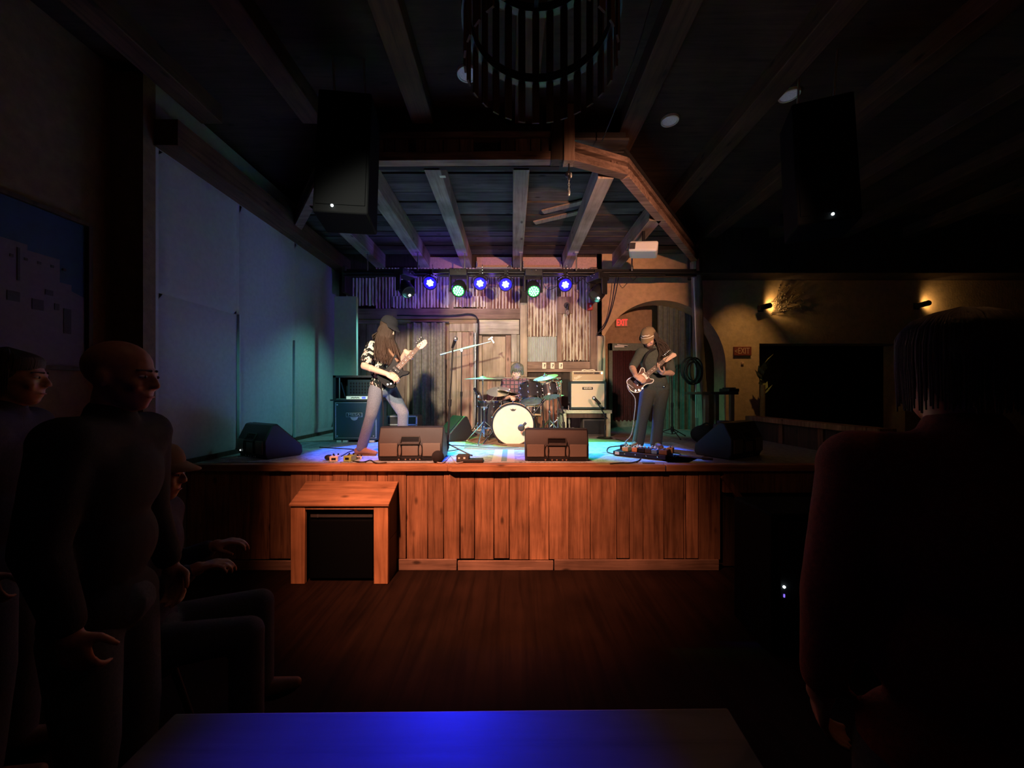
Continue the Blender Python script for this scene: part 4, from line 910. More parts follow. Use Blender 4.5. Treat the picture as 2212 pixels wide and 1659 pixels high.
drum('rack_tom', 'second smaller rack tom crowded by hardware beside the first', P(1187, 845, 5.72), (-.12, .30, .95), .145, .17, 'clear_skin', 'clear_skin', 8)
ft, _, _ = drum('floor_tom', 'deep dark floor tom standing beside the bass drum', P(1058, 895, 5.78), (0, 0, 1), .180, .39, 'clear_skin', 'clear_skin', 8)
fc = P(1058, 895, 5.78)
for k in range(3):
    an = 2.0+k*2.09; MB().tube([fc+Vector((.20*math.cos(an), .20*math.sin(an), .10)), fc+Vector((.20*math.cos(an), .20*math.sin(an), -.28)), Vector((fc.x+.24*math.cos(an), fc.y+.24*math.sin(an), ST+.014))], .009, 7).build('leg', 'chrome', ft)
q = P(1046, 880, 5.60); MB().box(q, (.10, .008, .028)).box(q+Vector((0, 0, -.08)), (.012, .006, .17)).build('badge', 'chrome', ft)
sn, _, _ = drum('snare_drum', 'shallow snare drum with pale hoop behind the bass drum', P(1143, 888, 5.92), (0, .12, .99), .18, .13, 'clear_skin', 'clear_skin', 8, 'hoop_wood')
c = P(1143, 900, 5.92)
MB().cyl(c, (c.x, c.y, ST+.1), .012).cyl((c.x, c.y, ST+.2), (c.x+.22, c.y-.12, ST+.014), .009).cyl((c.x, c.y, ST+.2), (c.x-.22, c.y-.12, ST+.014), .009).cyl((c.x, c.y, ST+.2), (c.x, c.y+.24, ST+.014), .009).build('stand', 'chrome', sn)
# ---- cymbal stands
def tripod(c, z0, rad, rot, t, m='chrome', r=.009, name='leg', zf=ST+.012):
    for k in range(3):
        an = rot+k*2.094; f = Vector((c.x+rad*math.cos(an), c.y+rad*math.sin(an), zf))
        MB().cyl(Vector((c.x, c.y, z0)), f, r).cyl(Vector((c.x, c.y, z0*.35+ST*.65)), (f+Vector((c.x, c.y, z0)))/2, r*.6).ball(f, r*1.6).build(name, m, t)
def cymbal_stand(label, base, top, normal, r, m, rot=.4, boom=None, name='cymbal_stand', rad=.30):
    base = Vector(base); top = Vector(top); t = thing(name, label, 'cymbal', (base.x, base.y, ST+.006), 'drum kit')
    nrm = Vector(normal).normalized(); Mx = Matrix.Translation(top) @ basis(nrm).to_4x4()
    MB().lathe([(.004, .030), (.012, .030), (r*.16, .020), (r*.21, .004), (r*.6, -.006), (r, -.020), (r, -.022), (r*.6, -.009), (r*.2, .001), (.004, .026)], 44, Mx).build('cymbal', m, t)
    MB().cyl(top-nrm*.03, top+nrm*.055, .006).cyl(top+nrm*.032, top+nrm*.044, .013).build('wing_nut', 'chrome', t)
    j = Vector((base.x, base.y, (boom if boom else top.z-.03)))
    mid = (j.z+ST)/2
    MB().cyl((base.x, base.y, ST+.1), (base.x, base.y, mid), .014).cyl((base.x, base.y, mid), j, .010).ball((base.x, base.y, mid), .022).ball(j, .02).build('pole', 'chrome', t)
    MB().cyl(j, top-nrm*.03, .009).build('boom_arm', 'chrome', t)
    tripod(base, ST+.32, rad, rot, t)
    return t
cymbal_stand('flat bronze cymbal with bright bell at the curtain side of the kit', P(1043, 0, 5.95)*1, P(1043, 816.5, 5.95), (0, -.02, 1), .30, 'cymbal_pale', .9)
cymbal_stand('teal lit cymbal tipped toward the audience above the floor tom', P(1046, 0, 5.45), P(1077, 843, 5.95), (-.05, -.42, .9), .19, 'cymbal_pale', 2.45, ST+.49, rad=.36)
cymbal_stand('dark cymbal in shadow right in front of the drummer', P(1066, 0, 6.2), P(1099, 847, 5.85), (.22, .16, .96), .18, 'cymbal_bronze', .2, ST+.53)
cymbal_stand('bright green crash cymbal tilted above the rack toms', P(1187, 0, 5.75), P(1178, 813, 5.7), (-.22, -.20, .95), .19, 'cymbal_bronze', .5, ST+.88)
cymbal_stand('small cymbal low beside the second rack tom', P(1205, 0, 5.95), P(1200, 853, 5.9), (-.1, -.03, 1), .13, 'cymbal_pale', 1.1)
hw = thing('tom_holder', 'cluster of chrome clamps and arms holding the second rack tom', 'drum hardware', P(1195, 0, 5.8)*1, 'drum kit'); hw.location.z = ST+.01; rr = random.Random(3)
MB().cyl(P(1196, 930, 5.8), P(1194, 815, 5.8), .012).build('pole', 'chrome', hw)
for k in range(12):
    p = P(1182+rr.random()*24, 815+rr.random()*24, 5.76); d = Vector((rr.uniform(-1, 1), rr.uniform(-.4, .2), rr.uniform(-.6, .6))).normalized()*.05
    MB().cyl(p-d, p+d, .010, .007, 8).ball(p+d, .016, None, 8, 6).build('clamp', 'chrome', hw)
t = thing('bass_pedal', 'chrome drum pedal and stand feet behind the front monitor', 'drum pedal', P(1178, 0, 5.75)*1, 'drum kit'); t.location.z = ST+.01; rr = random.Random(6)
for k in range(9):
    p = Vector((P(1165+rr.random()*34, 0, 5.7).x, 5.6+rr.random()*.25, ST+.02)); MB().bar(p, p+Vector((rr.uniform(-.12, .12), rr.uniform(-.1, .1), .03+rr.random()*.09)), .03, .012).ball(p, .02).build('pedal_link', 'steel', t)
st = thing('drum_stool', 'round black drum stool under the drummer', 'stool', (P(1112, 0, 6.3).x, 6.3, ST)); c = st.location
MB().lathe([(.001, ST+.48), (.15, ST+.48), (.16, ST+.44), (.14, ST+.40), (.001, ST+.40)], 24, Matrix.Translation((c.x, c.y, 0))).build('seat', 'black_smooth', st)
MB().cyl((c.x, c.y, ST+.1), (c.x, c.y, ST+.41), .02).build('post', 'chrome', st); tripod(c, ST+.22, .26, .3, st)
# ================================================================== microphone stands
def mic_on(t, p, d, s=1.0):
    d = Vector(d).normalized(); p = Vector(p)
    MB().cyl(p-d*.10*s, p, .014*s, .020*s, 12).build('microphone_body', 'black_metal', t)
    MB().ball(p+d*.018*s, .027*s, None, 12, 9).build('microphone_grille', 'steel', t)
def stand(name, label, base, top, m='black_metal', rot=0, rad=.28, boom=None, mic=None, low=.18, ring_base=False, foot_rot=None):
    base = Vector((base[0], base[1], ST)); top = Vector(top); t = thing(name, label, 'microphone stand', base, 'microphone stands')
    mid = base+(top-base)*.5
    MB().cyl(base+(top-base).normalized()*.06, mid, .013).cyl(mid, top, .009).cyl(mid-(top-base).normalized()*.05, mid+(top-base).normalized()*.03, .019).build('pole', m, t)
    if ring_base: MB().lathe([(.001, ST+.02), (.10, ST+.02), (.125, ST+.008), (.125, ST+.002), (.001, ST+.002)], 26, Matrix.Translation((base.x, base.y, 0))).cyl(base+Vector((0, 0, .01)), base+(top-base).normalized()*.08, .014).build('round_base', m, t)
    else:
        MB().cyl(base+Vector((0, 0, low-.06)), base+Vector((0, 0, low+.03)), .024).build('hub', m, t); tripod(base, ST+low, rad, rot, t, m, .008)
    if boom:
        MB().cyl(boom[0], boom[1], .009).ball(top, .024, None, 10, 7).cyl(Vector(boom[0]), Vector(boom[0])+(Vector(boom[1])-Vector(boom[0]))*.08, .016).build('boom_arm', m, t)
    if mic: mic_on(t, *mic)
    return t
bq = Fl(966, 984); tp = P(978, 752, bq.y-.02)
stand('microphone_stand', 'straight black microphone stand beside the front monitor with a vocal microphone', bq, tp, rot=-.25, rad=.30, mic=(P(983, 735, bq.y-.05), (.35, -.35, .8)), low=.14)
bq = Fl(996, 943); d0, d1 = P(951, 766, 6.2), P(1060, 738, 6.2)
t = stand('boom_stand', 'tall boom stand with a long pale slanting arm before the boards', bq, P(997, 757, 6.27), rot=.6, rad=.30)
MB().cyl(d0, d1, .011).cyl(d0, d0+(d1-d0)*.12, .020).cyl(d0+(d1-d0)*.40, d0+(d1-d0)*.72, .015).build('boom_arm', 'cymbal_pale', t); MB().ball(P(997, 757, 6.24), .032).cyl(P(997, 757, 6.17), P(997, 757, 6.30), .022).build('clutch', 'cymbal_pale', t)
MB().bar(P(1055, 734, 6.2), P(1064, 728, 6.2), .02, .02).bar(P(1061, 731, 6.2), P(1067, 741, 6.2), .03, .02).build('microphone_clip', 'steel', t)
bq = Fl(1452, 945); stand('microphone_stand', 'bare black stand standing behind the guitarist near the drape', bq, P(1452, 803, bq.y), rot=.5, rad=.32, low=.15)
bq = Fl(1306, 947); t = stand('short_microphone_stand', 'short black stand aiming its microphone at the cream speaker', bq, P(1307, 897, bq.y), rad=.2, ring_base=True, boom=(P(1311, 905, bq.y), P(1288, 866, bq.y+.02)), mic=(P(1285, 862, bq.y+.03), (-.5, .5, .55), 1.25))
bq = Fl(1231, 941); t = stand('instrument_stand', 'thin pale stand with a black clamp at the bench end', bq, P(1228, 876, bq.y), 'cymbal_pale', .3, .16, low=.06)
MB().ball(P(1230, 870, bq.y), .03).cyl(P(1231, 870, bq.y), P(1243, 867, bq.y-.05), .010).build('clamp', 'black_plastic', t)
bq = Fl(1176, 957); t = stand('kick_microphone_stand', 'low black stand reaching its microphone to the bass drum head', bq, P(1172, 868, bq.y), boom=(P(1178, 862, bq.y), P(1133, 918, bq.y-.02)), rad=.2, rot=.4, low=.08)
q = P(1126, 924, 5.13); MB().ball(q, (.048, .05, .048), None, 16, 12).cyl(q+Vector((.02, 0, .02)), P(1136, 913, 5.12), .018).build('microphone', 'charcoal', t)
bq = Fl(1222, 951); stand('drum_microphone_stand', 'black boom stand reaching over the small low cymbal', bq, P(1214, 880, bq.y+.02), boom=(P(1218, 893, bq.y), P(1199, 842, 5.75)), mic=(P(1197, 838, 5.74), (-.5, 0, .5), 1.1), rad=.2, low=.08)
cl = thing('drum_microphone', 'small black microphone clipped over the floor tom', 'microphone', P(1030, 862, 5.6)); mic_on(cl, P(1033, 853, 5.6), (.5, .2, -.85), 1.2)
MB().tube(spline([P(1027, 852, 5.6), P(1031, 845, 5.6), P(1038, 852, 5.6), P(1040, 862, 5.62)]), .010, 7).tube([P(1031, 862, 5.6), P(1031, 875, 5.62), P(1036, 875, 5.66)], .010, 7).build('clip', 'black_plastic', cl)
# ================================================================== pedals, boxes and cables on the deck
def pedal(parent, c, sz, m, rz=0, knobs=3, name='effect_pedal'):
    R = Matrix.Rotation(rz, 3, 'Z'); c = Vector(c)
    o = MB().box(c+Vector((0, 0, sz[2]/2)), sz, R).build(name, m, parent, bevel=.006)
    par_ = o if parent is not None else o
    return o, R
def loose_pedal(label, px, py, sz, m, rz=0):
    c = Fl(px, py, .006); t = thing('effect_pedal', label, 'effects pedal', c, 'effects pedals of the bass player')
    R = Matrix.Rotation(rz, 3, 'Z')
    MB().box(c+Vector((0, 0, sz[2]/2)), sz, R).build('case', m, t, bevel=.006)
    MB().cyl(c+R @ Vector((0, -sz[1]*.28, sz[2])), c+R @ Vector((0, -sz[1]*.28, sz[2]+.012)), .011).build('foot_switch', 'chrome', t)
    for k in (-1, 1): MB().cyl(c+R @ Vector((k*sz[0]*.28, sz[1]*.25, sz[2])), c+R @ Vector((k*sz[0]*.28, sz[1]*.25, sz[2]+.016)), .009).build('knob', 'black_smooth', t)
    MB().box(c+R @ Vector((0, -sz[1]*.502, sz[2]*.5)), (sz[0]*.5, .003, sz[2]*.4), R).build('label_plate', 'black_smooth', t)
loose_pedal('white effect pedal by the bass player\'s boot, furthest toward the white wall', 724, 995, (.085, .13, .055), 'pedal_white', .2)
loose_pedal('lime green effect pedal by the bass player\'s boot', 756, 995, (.085, .12, .06), 'pedal_green', -.1)
loose_pedal('small pale effect pedal half under the bass player\'s boot toe', 776, 991, (.07, .05, .028), 'pedal_white', .1)
c = Fl(711, 994, .006); tag(MB().ball(c+Vector((0, 0, .03)), (.05, .04, .03)).tube([c+Vector((.04, 0, .02)), c+Vector((.09, .02, .015))], .006, 6).build('cable_plug', 'cable_black'), 'dark plug lump on the rug beside the white pedal', 'plug')
# guitarist's pedal board
pb = thing('pedal_board', 'long dark pedal board crowded with small pedals at the guitarist\'s feet', 'pedalboard', Fl(1382, 985, .006)); a = Fl(1324, 984, .006); b_ = Fl(1438, 996, .006)
u = (b_-a); u.z = 0; L_ = u.length; u.normalize(); v = Vector((-u.y, u.x, 0)); Rb = Matrix((u, v, Vector((0, 0, 1)))).transposed(); o_ = a+u*L_/2+v*.15
MB().box(o_+Vector((0, 0, .032)), (L_, .30, .05), Rb).build('board', 'black_metal', pb, bevel=.006)
bt = MB()
for k in range(4): bt.ball(o_+Rb @ Vector((-L_/2+.14+k*.12, -.152, .034)), .009)
bt.build('jack_row', 'chrome', pb); MB().box(o_+Rb @ Vector((-L_/2+.05, -.152, .034)), (.05, .004, .032), Rb).build('pale_sticker', 'rug_light', pb)
for x, y, m, w_, d_, h_ in ((-.22, .05, 'black_smooth', .10, .09, .05), (-.16, -.07, 'pedal_tan', .07, .11, .05), (-.06, -.05, 'pedal_orange', .06, .11, .05), (.02, -.06, 'black_smooth', .07, .11, .05), (.09, -.05, 'charcoal', .07, .11, .05), (.16, -.06, 'pedal_blue', .06, .11, .045), (.25, -.04, 'leather_brown', .085, .14, .05), (-.08, .08, 'pedal_white', .09, .08, .045), (.09, .09, 'pedal_white', .07, .07, .045), (.28, .08, 'pedal_tan', .06, .07, .06)):
    c = o_+Rb @ Vector((x, y, .057)); q = MB().box(c+Vector((0, 0, h_/2)), (w_, d_, h_), Rb).build('pedal', m, pb, bevel=.005)
    MB().cyl(c+Rb @ Vector((0, -d_*.25, h_)), c+Rb @ Vector((0, -d_*.25, h_+.012)), .010).build('foot_switch', 'chrome', q); MB().cyl(c+Rb @ Vector((-.015, d_*.25, h_)), c+Rb @ Vector((-.015, d_*.25, h_+.014)), .008).cyl(c+Rb @ Vector((.015, d_*.25, h_)), c+Rb @ Vector((.015, d_*.25, h_+.014)), .008).build('control_knob', 'cream_piping', q)
tag(MB().box(Fl(1400, 999, .012), (.12, .05, .012), Matrix.Rotation(-.1, 3, 'Z')).build('set_list', 'pedal_blue', bevel=.003), 'small blue folded card on the rug before the pedal board', 'card')
# dark pedals at the microphone stand
t = thing('stomp_box', 'dark stomp box with small white marks beside the microphone stand', 'effects pedal', Fl(1003, 999, .006)); c = t.location
MB().box(c+Vector((-.02, .07, .035)), (.13, .13, .07)).build('case', 'charcoal', t, bevel=.008); MB().box(c+Vector((.08, .06, .014)), (.22, .12, .028)).build('rocker_plate', 'black_plastic', t, bevel=.005)
MB().box(c+Vector((.0, .004, .045)), (.02, .004, .018)).box(c+Vector((-.055, .004, .045)), (.018, .004, .018)).build('white_marks', 'white_plastic', t)
t = thing('cable_pouch', 'dark round pouch slumped against the front monitor', 'pouch', Fl(945, 1001, .0)); c = t.location
MB().ball(c+Vector((0, .02, .065)), (.065, .05, .065), None, 16, 10).build('pouch', 'jacket_black', t)
def deck_cable(label, pts, r=.006, m='cable_black', lift=.012):
    return cable('stage_cable', label, [Fl(x, y, lift) for x, y in pts], r, m)
deck_cable('black cable running from the white pedal behind the bass player to the white wall', [(716, 993), (738, 985), (752, 977), (764, 971), (720, 968), (690, 966)])
deck_cable('black cable trailing from the green pedal under the front monitor', [(762, 996), (785, 998), (800, 994), (812, 1000), (835, 999)])
deck_cable('pale cable curling past the dark pouch to the stomp box', [(928, 984), (936, 995), (952, 1000), (962, 996), (972, 985), (978, 990), (985, 1000), (1000, 998)], .006, 'cable_grey')
deck_cable('long black cable crossing the rug in front of the drums', [(1120, 966), (1075, 968), (1030, 965), (985, 962), (962, 962)])
deck_cable('black cable snaking from the pedal board to the stage edge', [(1384, 990), (1378, 996), (1360, 1000), (1340, 1000), (1318, 1002)], .006)
deck_cable('black cables looping at the board end toward the bench', [(1324, 980), (1312, 976), (1316, 966), (1345, 962), (1352, 955), (1330, 948)], .006)
deck_cable('pair of cables bunched at the dark end of the pedal board', [(1440, 984), (1455, 978), (1470, 982), (1452, 990), (1436, 994)], .007)
deck_cable('dark thick cable lying toward the dark end monitor', [(1455, 984), (1485, 987), (1512, 990), (1540, 992)], .013)
deck_cable('black cable wandering under the tripod legs of the kit', [(985, 950), (1010, 955), (1040, 962), (1070, 960), (1095, 963)])
# ================================================================== people
V3 = Vector
def fuse(mb, voxel, it=4):                                # melt overlapping solids into one continuous skin
    me = mb.mesh('fuse'); o = bpy.data.objects.new('fuse', me); C.objects.link(o)
    r = o.modifiers.new('r', 'REMESH'); r.mode = 'VOXEL'; r.voxel_size = voxel
    s = o.modifiers.new('s', 'SMOOTH'); s.factor = .5; s.iterations = it
    out = bpy.data.meshes.new_from_object(o.evaluated_get(bpy.context.evaluated_depsgraph_get()))
    bpy.data.objects.remove(o); return out
def skin(mb, name, m, t, voxel=.008, it=4):
    off = V3(t.location); mb.v = [v-off for v in mb.v]
    return obj(name, fuse(mb, voxel, it), m, t, smooth=80)
def frame(f, u):
    f = V3(f).normalized(); u = V3(u); u = (u-f*u.dot(f)).normalized(); r = f.cross(u); return Matrix((r, f, u)).transposed()   # columns: right, forward, up
def head_into(b, c, H, s=1.0, beard=0):
    c = V3(c); E = lambda p, r, R=H: b.ball(c+H @ (V3(p)*s), V3(r)*s, R, 18, 12)
    E((0, -.010, .035), (.076, .096, .086)); E((0, .022, -.045), (.060, .068, .078)); E((0, .045, -.095), (.034, .034, .026))
    E((0, .072, .012), (.050, .024, .020)); E((0, .030, -.005), (.066, .060, .060))
    b.cap(c+H @ V3((0, .092, .006))*s, c+H @ V3((0, .106, -.032))*s, .0075*s, .011*s, 10); E((-.012, .100, -.036), (.008, .009, .007)); E((.012, .100, -.036), (.008, .009, .007))
    E((0, .080, -.066), (.024, .010, .008)); E((0, .078, -.078), (.021, .010, .009))
    for k in (-1, 1): E((k*.076, -.005, -.012), (.010, .020, .032)); E((k*.043, .066, -.030), (.020, .020, .022))
def face(t, c, H, s=1.0, brow='hair_dark'):
    off = V3(t.location); c = V3(c)-off
    for k in (-1, 1):
        e = MB().ball(c+H @ V3((k*.031, .080, .000))*s, (.0125*s, .0115*s, .0055*s), H, 12, 8).build('eye', 'eye_white', t, False)
        MB().ball(c+H @ V3((k*.031, .0895, -.001))*s, (.0062*s, .004*s, .0055*s), H, 10, 6).build('iris', 'eye_dark', e, False)
        MB().cap(c+H @ V3((k*.014, .0945, .020))*s, c+H @ V3((k*.048, .074, .021))*s, .0045*s, .003*s, 6).build('eyebrow', brow, t, False)
    MB().ball(c+H @ V3((0, .0885, -.071))*s, (.020*s, .004*s, .004*s), H, 12, 6).build('mouth', 'lips', t, False)
def hand_into(b, w, d, n, side, curl=(.5, .5, .5, .5), thumb=.5, s=1.0, spread=.10):
    """wrist w, knuckle direction d, back-of-hand normal n, side +1 when the thumb leaves towards n x d"""
    w = V3(w); d = V3(d).normalized(); n = V3(n); n = (n-d*n.dot(d)).normalized(); x = n.cross(d)*side      # x points to the thumb side
    b.cap(w-d*.01, w+d*.02*s, .026*s, .030*s, 10)
    for k, off in enumerate((.030, .010, -.010, -.029)):
        b.cap(w+d*.025*s+x*off*.7*s, w+d*(.088-.004*abs(k-1))*s+x*off*s, .016*s, .0115*s, 10)
    L_ = ((.040, .026, .020), (.045, .029, .021), (.042, .027, .020), (.033, .021, .018))
    for k, off in enumerate((.030, .010, -.010, -.029)):
        p = w+d*(.088-.004*abs(k-1))*s+x*off*s; a = 0.0; dd = (d+x*spread*(1.5-k)*.6).normalized(); ax_ = dd.cross(n).normalized(); r = (.0100, .0102, .0098, .0088)[k]*s
        for j in range(3):
            a += curl[k]*(.9, 1.15, .8)[j]; q = p+(Quaternion(ax_, -a) @ dd)*L_[k][j]*s; b.cap(p, q, r*(1-.07*j), r*(.93-.07*j), 10); p = q
    p = w+d*.022*s+x*.026*s; td = (d*.55+x*.75-n*(.15+.5*thumb)).normalized(); q = p+td*.042*s; b.cap(p, q, .0145*s, .0122*s, 10)
    td = (d*.85+x*.35*(1-thumb)-n*(.2+.7*thumb)).normalized(); e = q+td*.032*s; b.cap(q, e, .0118*s, .0105*s, 10); b.cap(e, e+(td-n*.3*thumb).normalized()*.024*s, .0105*s, .0088*s, 10)
def torso_into(b, J, g=0.0, bottom=1.0, wide=1.0):
    ch, pe, ne, sl, sr = (V3(J[k]) for k in ('chest', 'pelvis', 'neck', 'shL', 'shR')); T = frame((sr-sl).cross(ch-pe) if J.get('flip') else (ch-pe).cross(sr-sl), ch-pe)
    mid = (ch+pe)/2; R = T
    b.ball(ch+R @ V3((0, 0, .02)), (.150*wide+g, .105+g, .17), R, 20, 14); b.ball(mid, (.130*wide+g, .098+g, .16), R, 20, 14)
    b.ball(pe, (.140*wide+g, .105+g, .12), R, 20, 14)
    b.cap(sl, sr, .058+g, None, 14); b.cap(sl, ch, .060+g, .08+g, 14); b.cap(sr, ch, .060+g, .08+g, 14); b.cap(ne, ch, .055+g*.6, .09+g, 14)
def legs_into(b, J, g=0.0, k=1.0, ank=.042, up=True):
    for s in 'LR':
        h, kn, a = (V3(J[q+s]) for q in ('hip', 'knee', 'ank'))
        b.cap(h, kn, .082*k+g, .058*k+g, 16); b.cap(kn, a, .056*k+g, ank*k+g, 16); b.ball(kn+(a-kn)*.25, .056*k+g)
        if up: b.cap(V3(J['pelvis']), h, .10+g, .085+g, 14)
def arm_into(b, J, s, g=0.0, to=1.0, only_upper=False):
    sh, el, wr = V3(J['sh'+s]), V3(J['el'+s]), V3(J['wr'+s])
    b.cap(sh, sh+(el-sh)*min(1, to), .052+g, (.052+(.040-.052)*min(1, to))+g, 14)
    if to > 1 or not only_upper:
        if to >= 1 and not only_upper: b.cap(el, wr, .040+g, .028+g, 14); b.ball(el+(wr-el)*.3, .041+g)
def body(t, J, H, hands, m='skin_pale', voxel=.0055, hs=1.0, feet=True):
    b = MB(); head_into(b, J['head'], H, hs); b.cap(V3(J['head'])-H.col[2]*.06-H.col[1]*.02, J['neck'], .052, .058, 14)
    torso_into(b, J, -.02); legs_into(b, J, -.02)
    for s in 'LR':
        arm_into(b, J, s)
        if s in hands: hand_into(b, J['wr'+s], *hands[s])
        else: b.cap(J['wr'+s], V3(J['wr'+s])+(V3(J['wr'+s])-V3(J['el'+s])).normalized()*.08, .03, .02)
    return skin(b, 'body', m, t, voxel, 3)
def shoe(t, ank, toe_dir, m, name='shoe', sole='black_smooth', boot=False, L_=.27, z0=None):
    a = V3(ank); d = V3(toe_dir); d.z = 0; d.normalize(); z = (ST if z0 is None else z0)
    heel = V3((a.x, a.y, z))-d*.055; b = MB(); x = V3((-d.y, d.x, 0))
    b.cap(heel+V3((0, 0, .05)), heel+d*.10+V3((0, 0, .055)), .040, .042, 14); b.cap(heel+d*.10+V3((0, 0, .055)), heel+d*(L_-.045)+V3((0, 0, .036)), .044, .030 if not boot else .026, 14)
    b.cap(heel+V3((0, 0, .05))+d*.03, a+V3((0, 0, .05 if boot else 0)), .042, .046 if boot else .040, 14)
    o = skin(b, name, m, t, .007, 3)
    n = 14; pts = []
    for i in range(n*2):
        an = 2*math.pi*i/(n*2); pts.append((math.cos(an)*(L_/2), math.sin(an)*(.045 if math.cos(an) > 0 else .036)))
    c = heel+d*(L_/2-.04); Mx = Matrix((d, x, V3((0, 0, 1)))).transposed().to_4x4(); Mx = Matrix.Translation(V3((c.x, c.y, z+.004))) @ Mx
    off = V3(t.location); s_ = MB().prism(pts, .016, Mx); s_.box(heel+d*.0+V3((0, 0, .014)), (.07, .066, .026), Matrix((d, x, V3((0, 0, 1)))).transposed()) if boot else None
    s_.v = [v-off for v in s_.v]; s_.build('sole', sole, o, False)
    return o
def strands(t, roots, name, m, r=.010, seg=7, base=None):
    """roots: lists of points, each a lock of hair tapering along its length"""
    b = MB(); off = V3(t.location)
    for pts, rr in roots:
        sp = spline(pts, 4); n = len(sp); b.tube(sp, [max(.0015, rr*(1-(i/(n-1))**2*.85)) for i in range(n)], seg)
    if base: b.ball(*base, 20, 14)
    b.v = [v-off for v in b.v]; return b.build(name, m, t, False, smooth=80)
def hair_cap(t, c, H, m, s=1.0, name='hair', back=.0, fringe=.05):
    b = MB(); c = V3(c); b.ball(c+H @ V3((0, -.020, .048))*s, V3((.084, .098, .082))*s, H, 20, 14)
    o = skin(b, name, m, t, .008, 2); return o
def cap_hat(t, c, H, m, bill, s=1.0, tilt=0, name='cap', trim=None):
    c = V3(c)-V3(t.location); vs = []; Mx = Matrix.Translation(c+H @ V3((0, -.008, .040))*s) @ H.to_4x4()
    o = MB().lathe([(.0005, .088*s), (.030*s, .086*s), (.060*s, .072*s), (.078*s, .048*s), (.086*s, .020*s), (.088*s, -.004*s), (.085*s, -.004*s)], 28, Mx @ Matrix.Diagonal((1, 1.16, 1, 1))).build('crown', m, t, False, smooth=70)
    n = 16; poly = []; v = []; f = []
    for i in range(n+1):
        a = math.pi*(.12+.76*i/n); px, py = .088*s*math.cos(a), .098*s*math.sin(a); q = V3((px*1.0, py+bill*s*math.sin(a)**.8, -.008*s-.028*s*(bill/.07)*math.sin(a)-.012*s*math.cos(a)**2))
        v += [Mx @ V3((px*.98, py*.98, -.002*s)), Mx @ q, Mx @ V3((px*.98, py*.98, .006*s)), Mx @ (q+V3((0, 0, .005*s)))]
    for i in range(n): k = 4*i; f += [(k, k+1, k+5, k+4), (k+2, k+6, k+7, k+3), (k+1, k+3, k+7, k+5)]
    MB().add(v, f).build('bill', m, t, False, smooth=70)
    MB().ball(Mx @ V3((0, 0, .089*s)), .007*s).build('button', m, t, False)
    return Mx
# ------------------------------------------------------------------ guitars
def guitar(name, label, cat, origin, nut, nrm, outline, m_body, m_head, scale_len, head_poly, guard=None, m_guard='pickguard_shell', dots='white_trim', strings=4, edge=None, knobs=((-.10, -.10),), pickups=(0.02, .09), m_board='rosewood', hard='chrome', thick=.040, tun_side=1):
    t = thing(name, label, cat, origin); pose(t, V3(origin), V3(nut)-V3(origin), nrm)
    L_ = (V3(nut)-V3(origin)).length
    MB().prism(outline, thick, None, -thick).build('body', m_body, t, False, bevel=.010, seg=3)
    if edge: MB().tube([V3((x, y, -.004)) for x, y in outline], .0055, 6, True).build('edge_binding', edge, t, False)
    if guard: MB().prism(guard, .003, None, .0).build('pickguard', m_guard, t, False)
    x0 = L_*.27
    MB().add([(x0, -.031, .002), (x0, .031, .002), (L_, .023, .002), (L_, -.023, .002), (x0, -.028, -.022), (x0, .028, -.022), (L_, .019, -.016), (L_, -.019, -.016)], [(0, 3, 2, 1), (4, 5, 6, 7), (0, 1, 5, 4), (1, 2, 6, 5), (2, 3, 7, 6), (3, 0, 4, 7)]).build('neck', 'maple', t, False, bevel=.004)
    fb = MB().add([(x0-.03, -.031, .003), (x0-.03, .031, .003), (L_, .023, .003), (L_, -.023, .003), (x0-.03, -.031, .010), (x0-.03, .031, .010), (L_, .023, .010), (L_, -.023, .010)], [(0, 3, 2, 1)[::-1], (4, 5, 6, 7)[::-1], (0, 1, 5, 4), (1, 2, 6, 5), (2, 3, 7, 6), (3, 0, 4, 7)]).build('fretboard', m_board, t, False)
    fr = MB(); dt = MB()
    for k in range(1, 20):
        x = L_-scale_len*(1-2**(-k/12.0))
        if x > x0-.02: fr.box((x, 0, .0108), (.0014, .046+.016*(L_-x)/L_, .002))
    for k in (3, 5, 7, 9, 12, 15):
        x = L_-scale_len*(1-2**(-(k-.5)/12.0)); dt.cyl((x, 0, .0098), (x, 0, .0112), .0045, None, 8)
    fr.build('frets', 'exit_plate', fb, False)['kind'] = 'stuff'; dt.build('inlay_dots', dots, fb, False)['kind'] = 'stuff'
    hp = MB().prism([(L_+x, y) for x, y in head_poly], .015, None, -.012).build('headstock', m_head, t, False, bevel=.003)
    n = strings; xm = max(x for x, y in head_poly)
    for k in range(n):
        x = L_+xm*(.25+.62*k/max(1, n-1)); y = tun_side*(.030+.006*k/n)
        MB().cyl((x, y-.01*tun_side, .0), (x, y+.02*tun_side, -.004), .004, None, 8).ball((x, y+.026*tun_side, -.004), (.010, .011, .005), None, 8, 6).cyl((x, tun_side*.006, .003), (x, tun_side*.006, .014), .004, None, 8).build('tuning_peg', hard, t, False)
    for x in pickups: MB().bb(x-.016, x+.016, -.045, .045, .002, .011).build('pickup', 'white_trim' if cat == 'guitar' else 'black_smooth', t, False, bevel=.003)
    MB().bb(-.075, -.045, -.036, .036, .001, .013).build('bridge', hard, t, False, bevel=.002)
    for x, y in knobs: MB().cyl((x, y, .002), (x, y, .018), .012, .010, 14).build('control_knob', hard, t, False)
    sb = MB()
    for k in range(n):
        y = (k-(n-1)/2)*(.056/(n-1)); y2 = y*.62; sb.tube([(-.06, y, .014), (L_, y2, .014), (L_+xm*(.25+.62*k/max(1, n-1)), tun_side*.006, .012)], .0010, 4)
    sb.build('strings', 'black_metal', t, False)['kind'] = 'stuff'
    return t
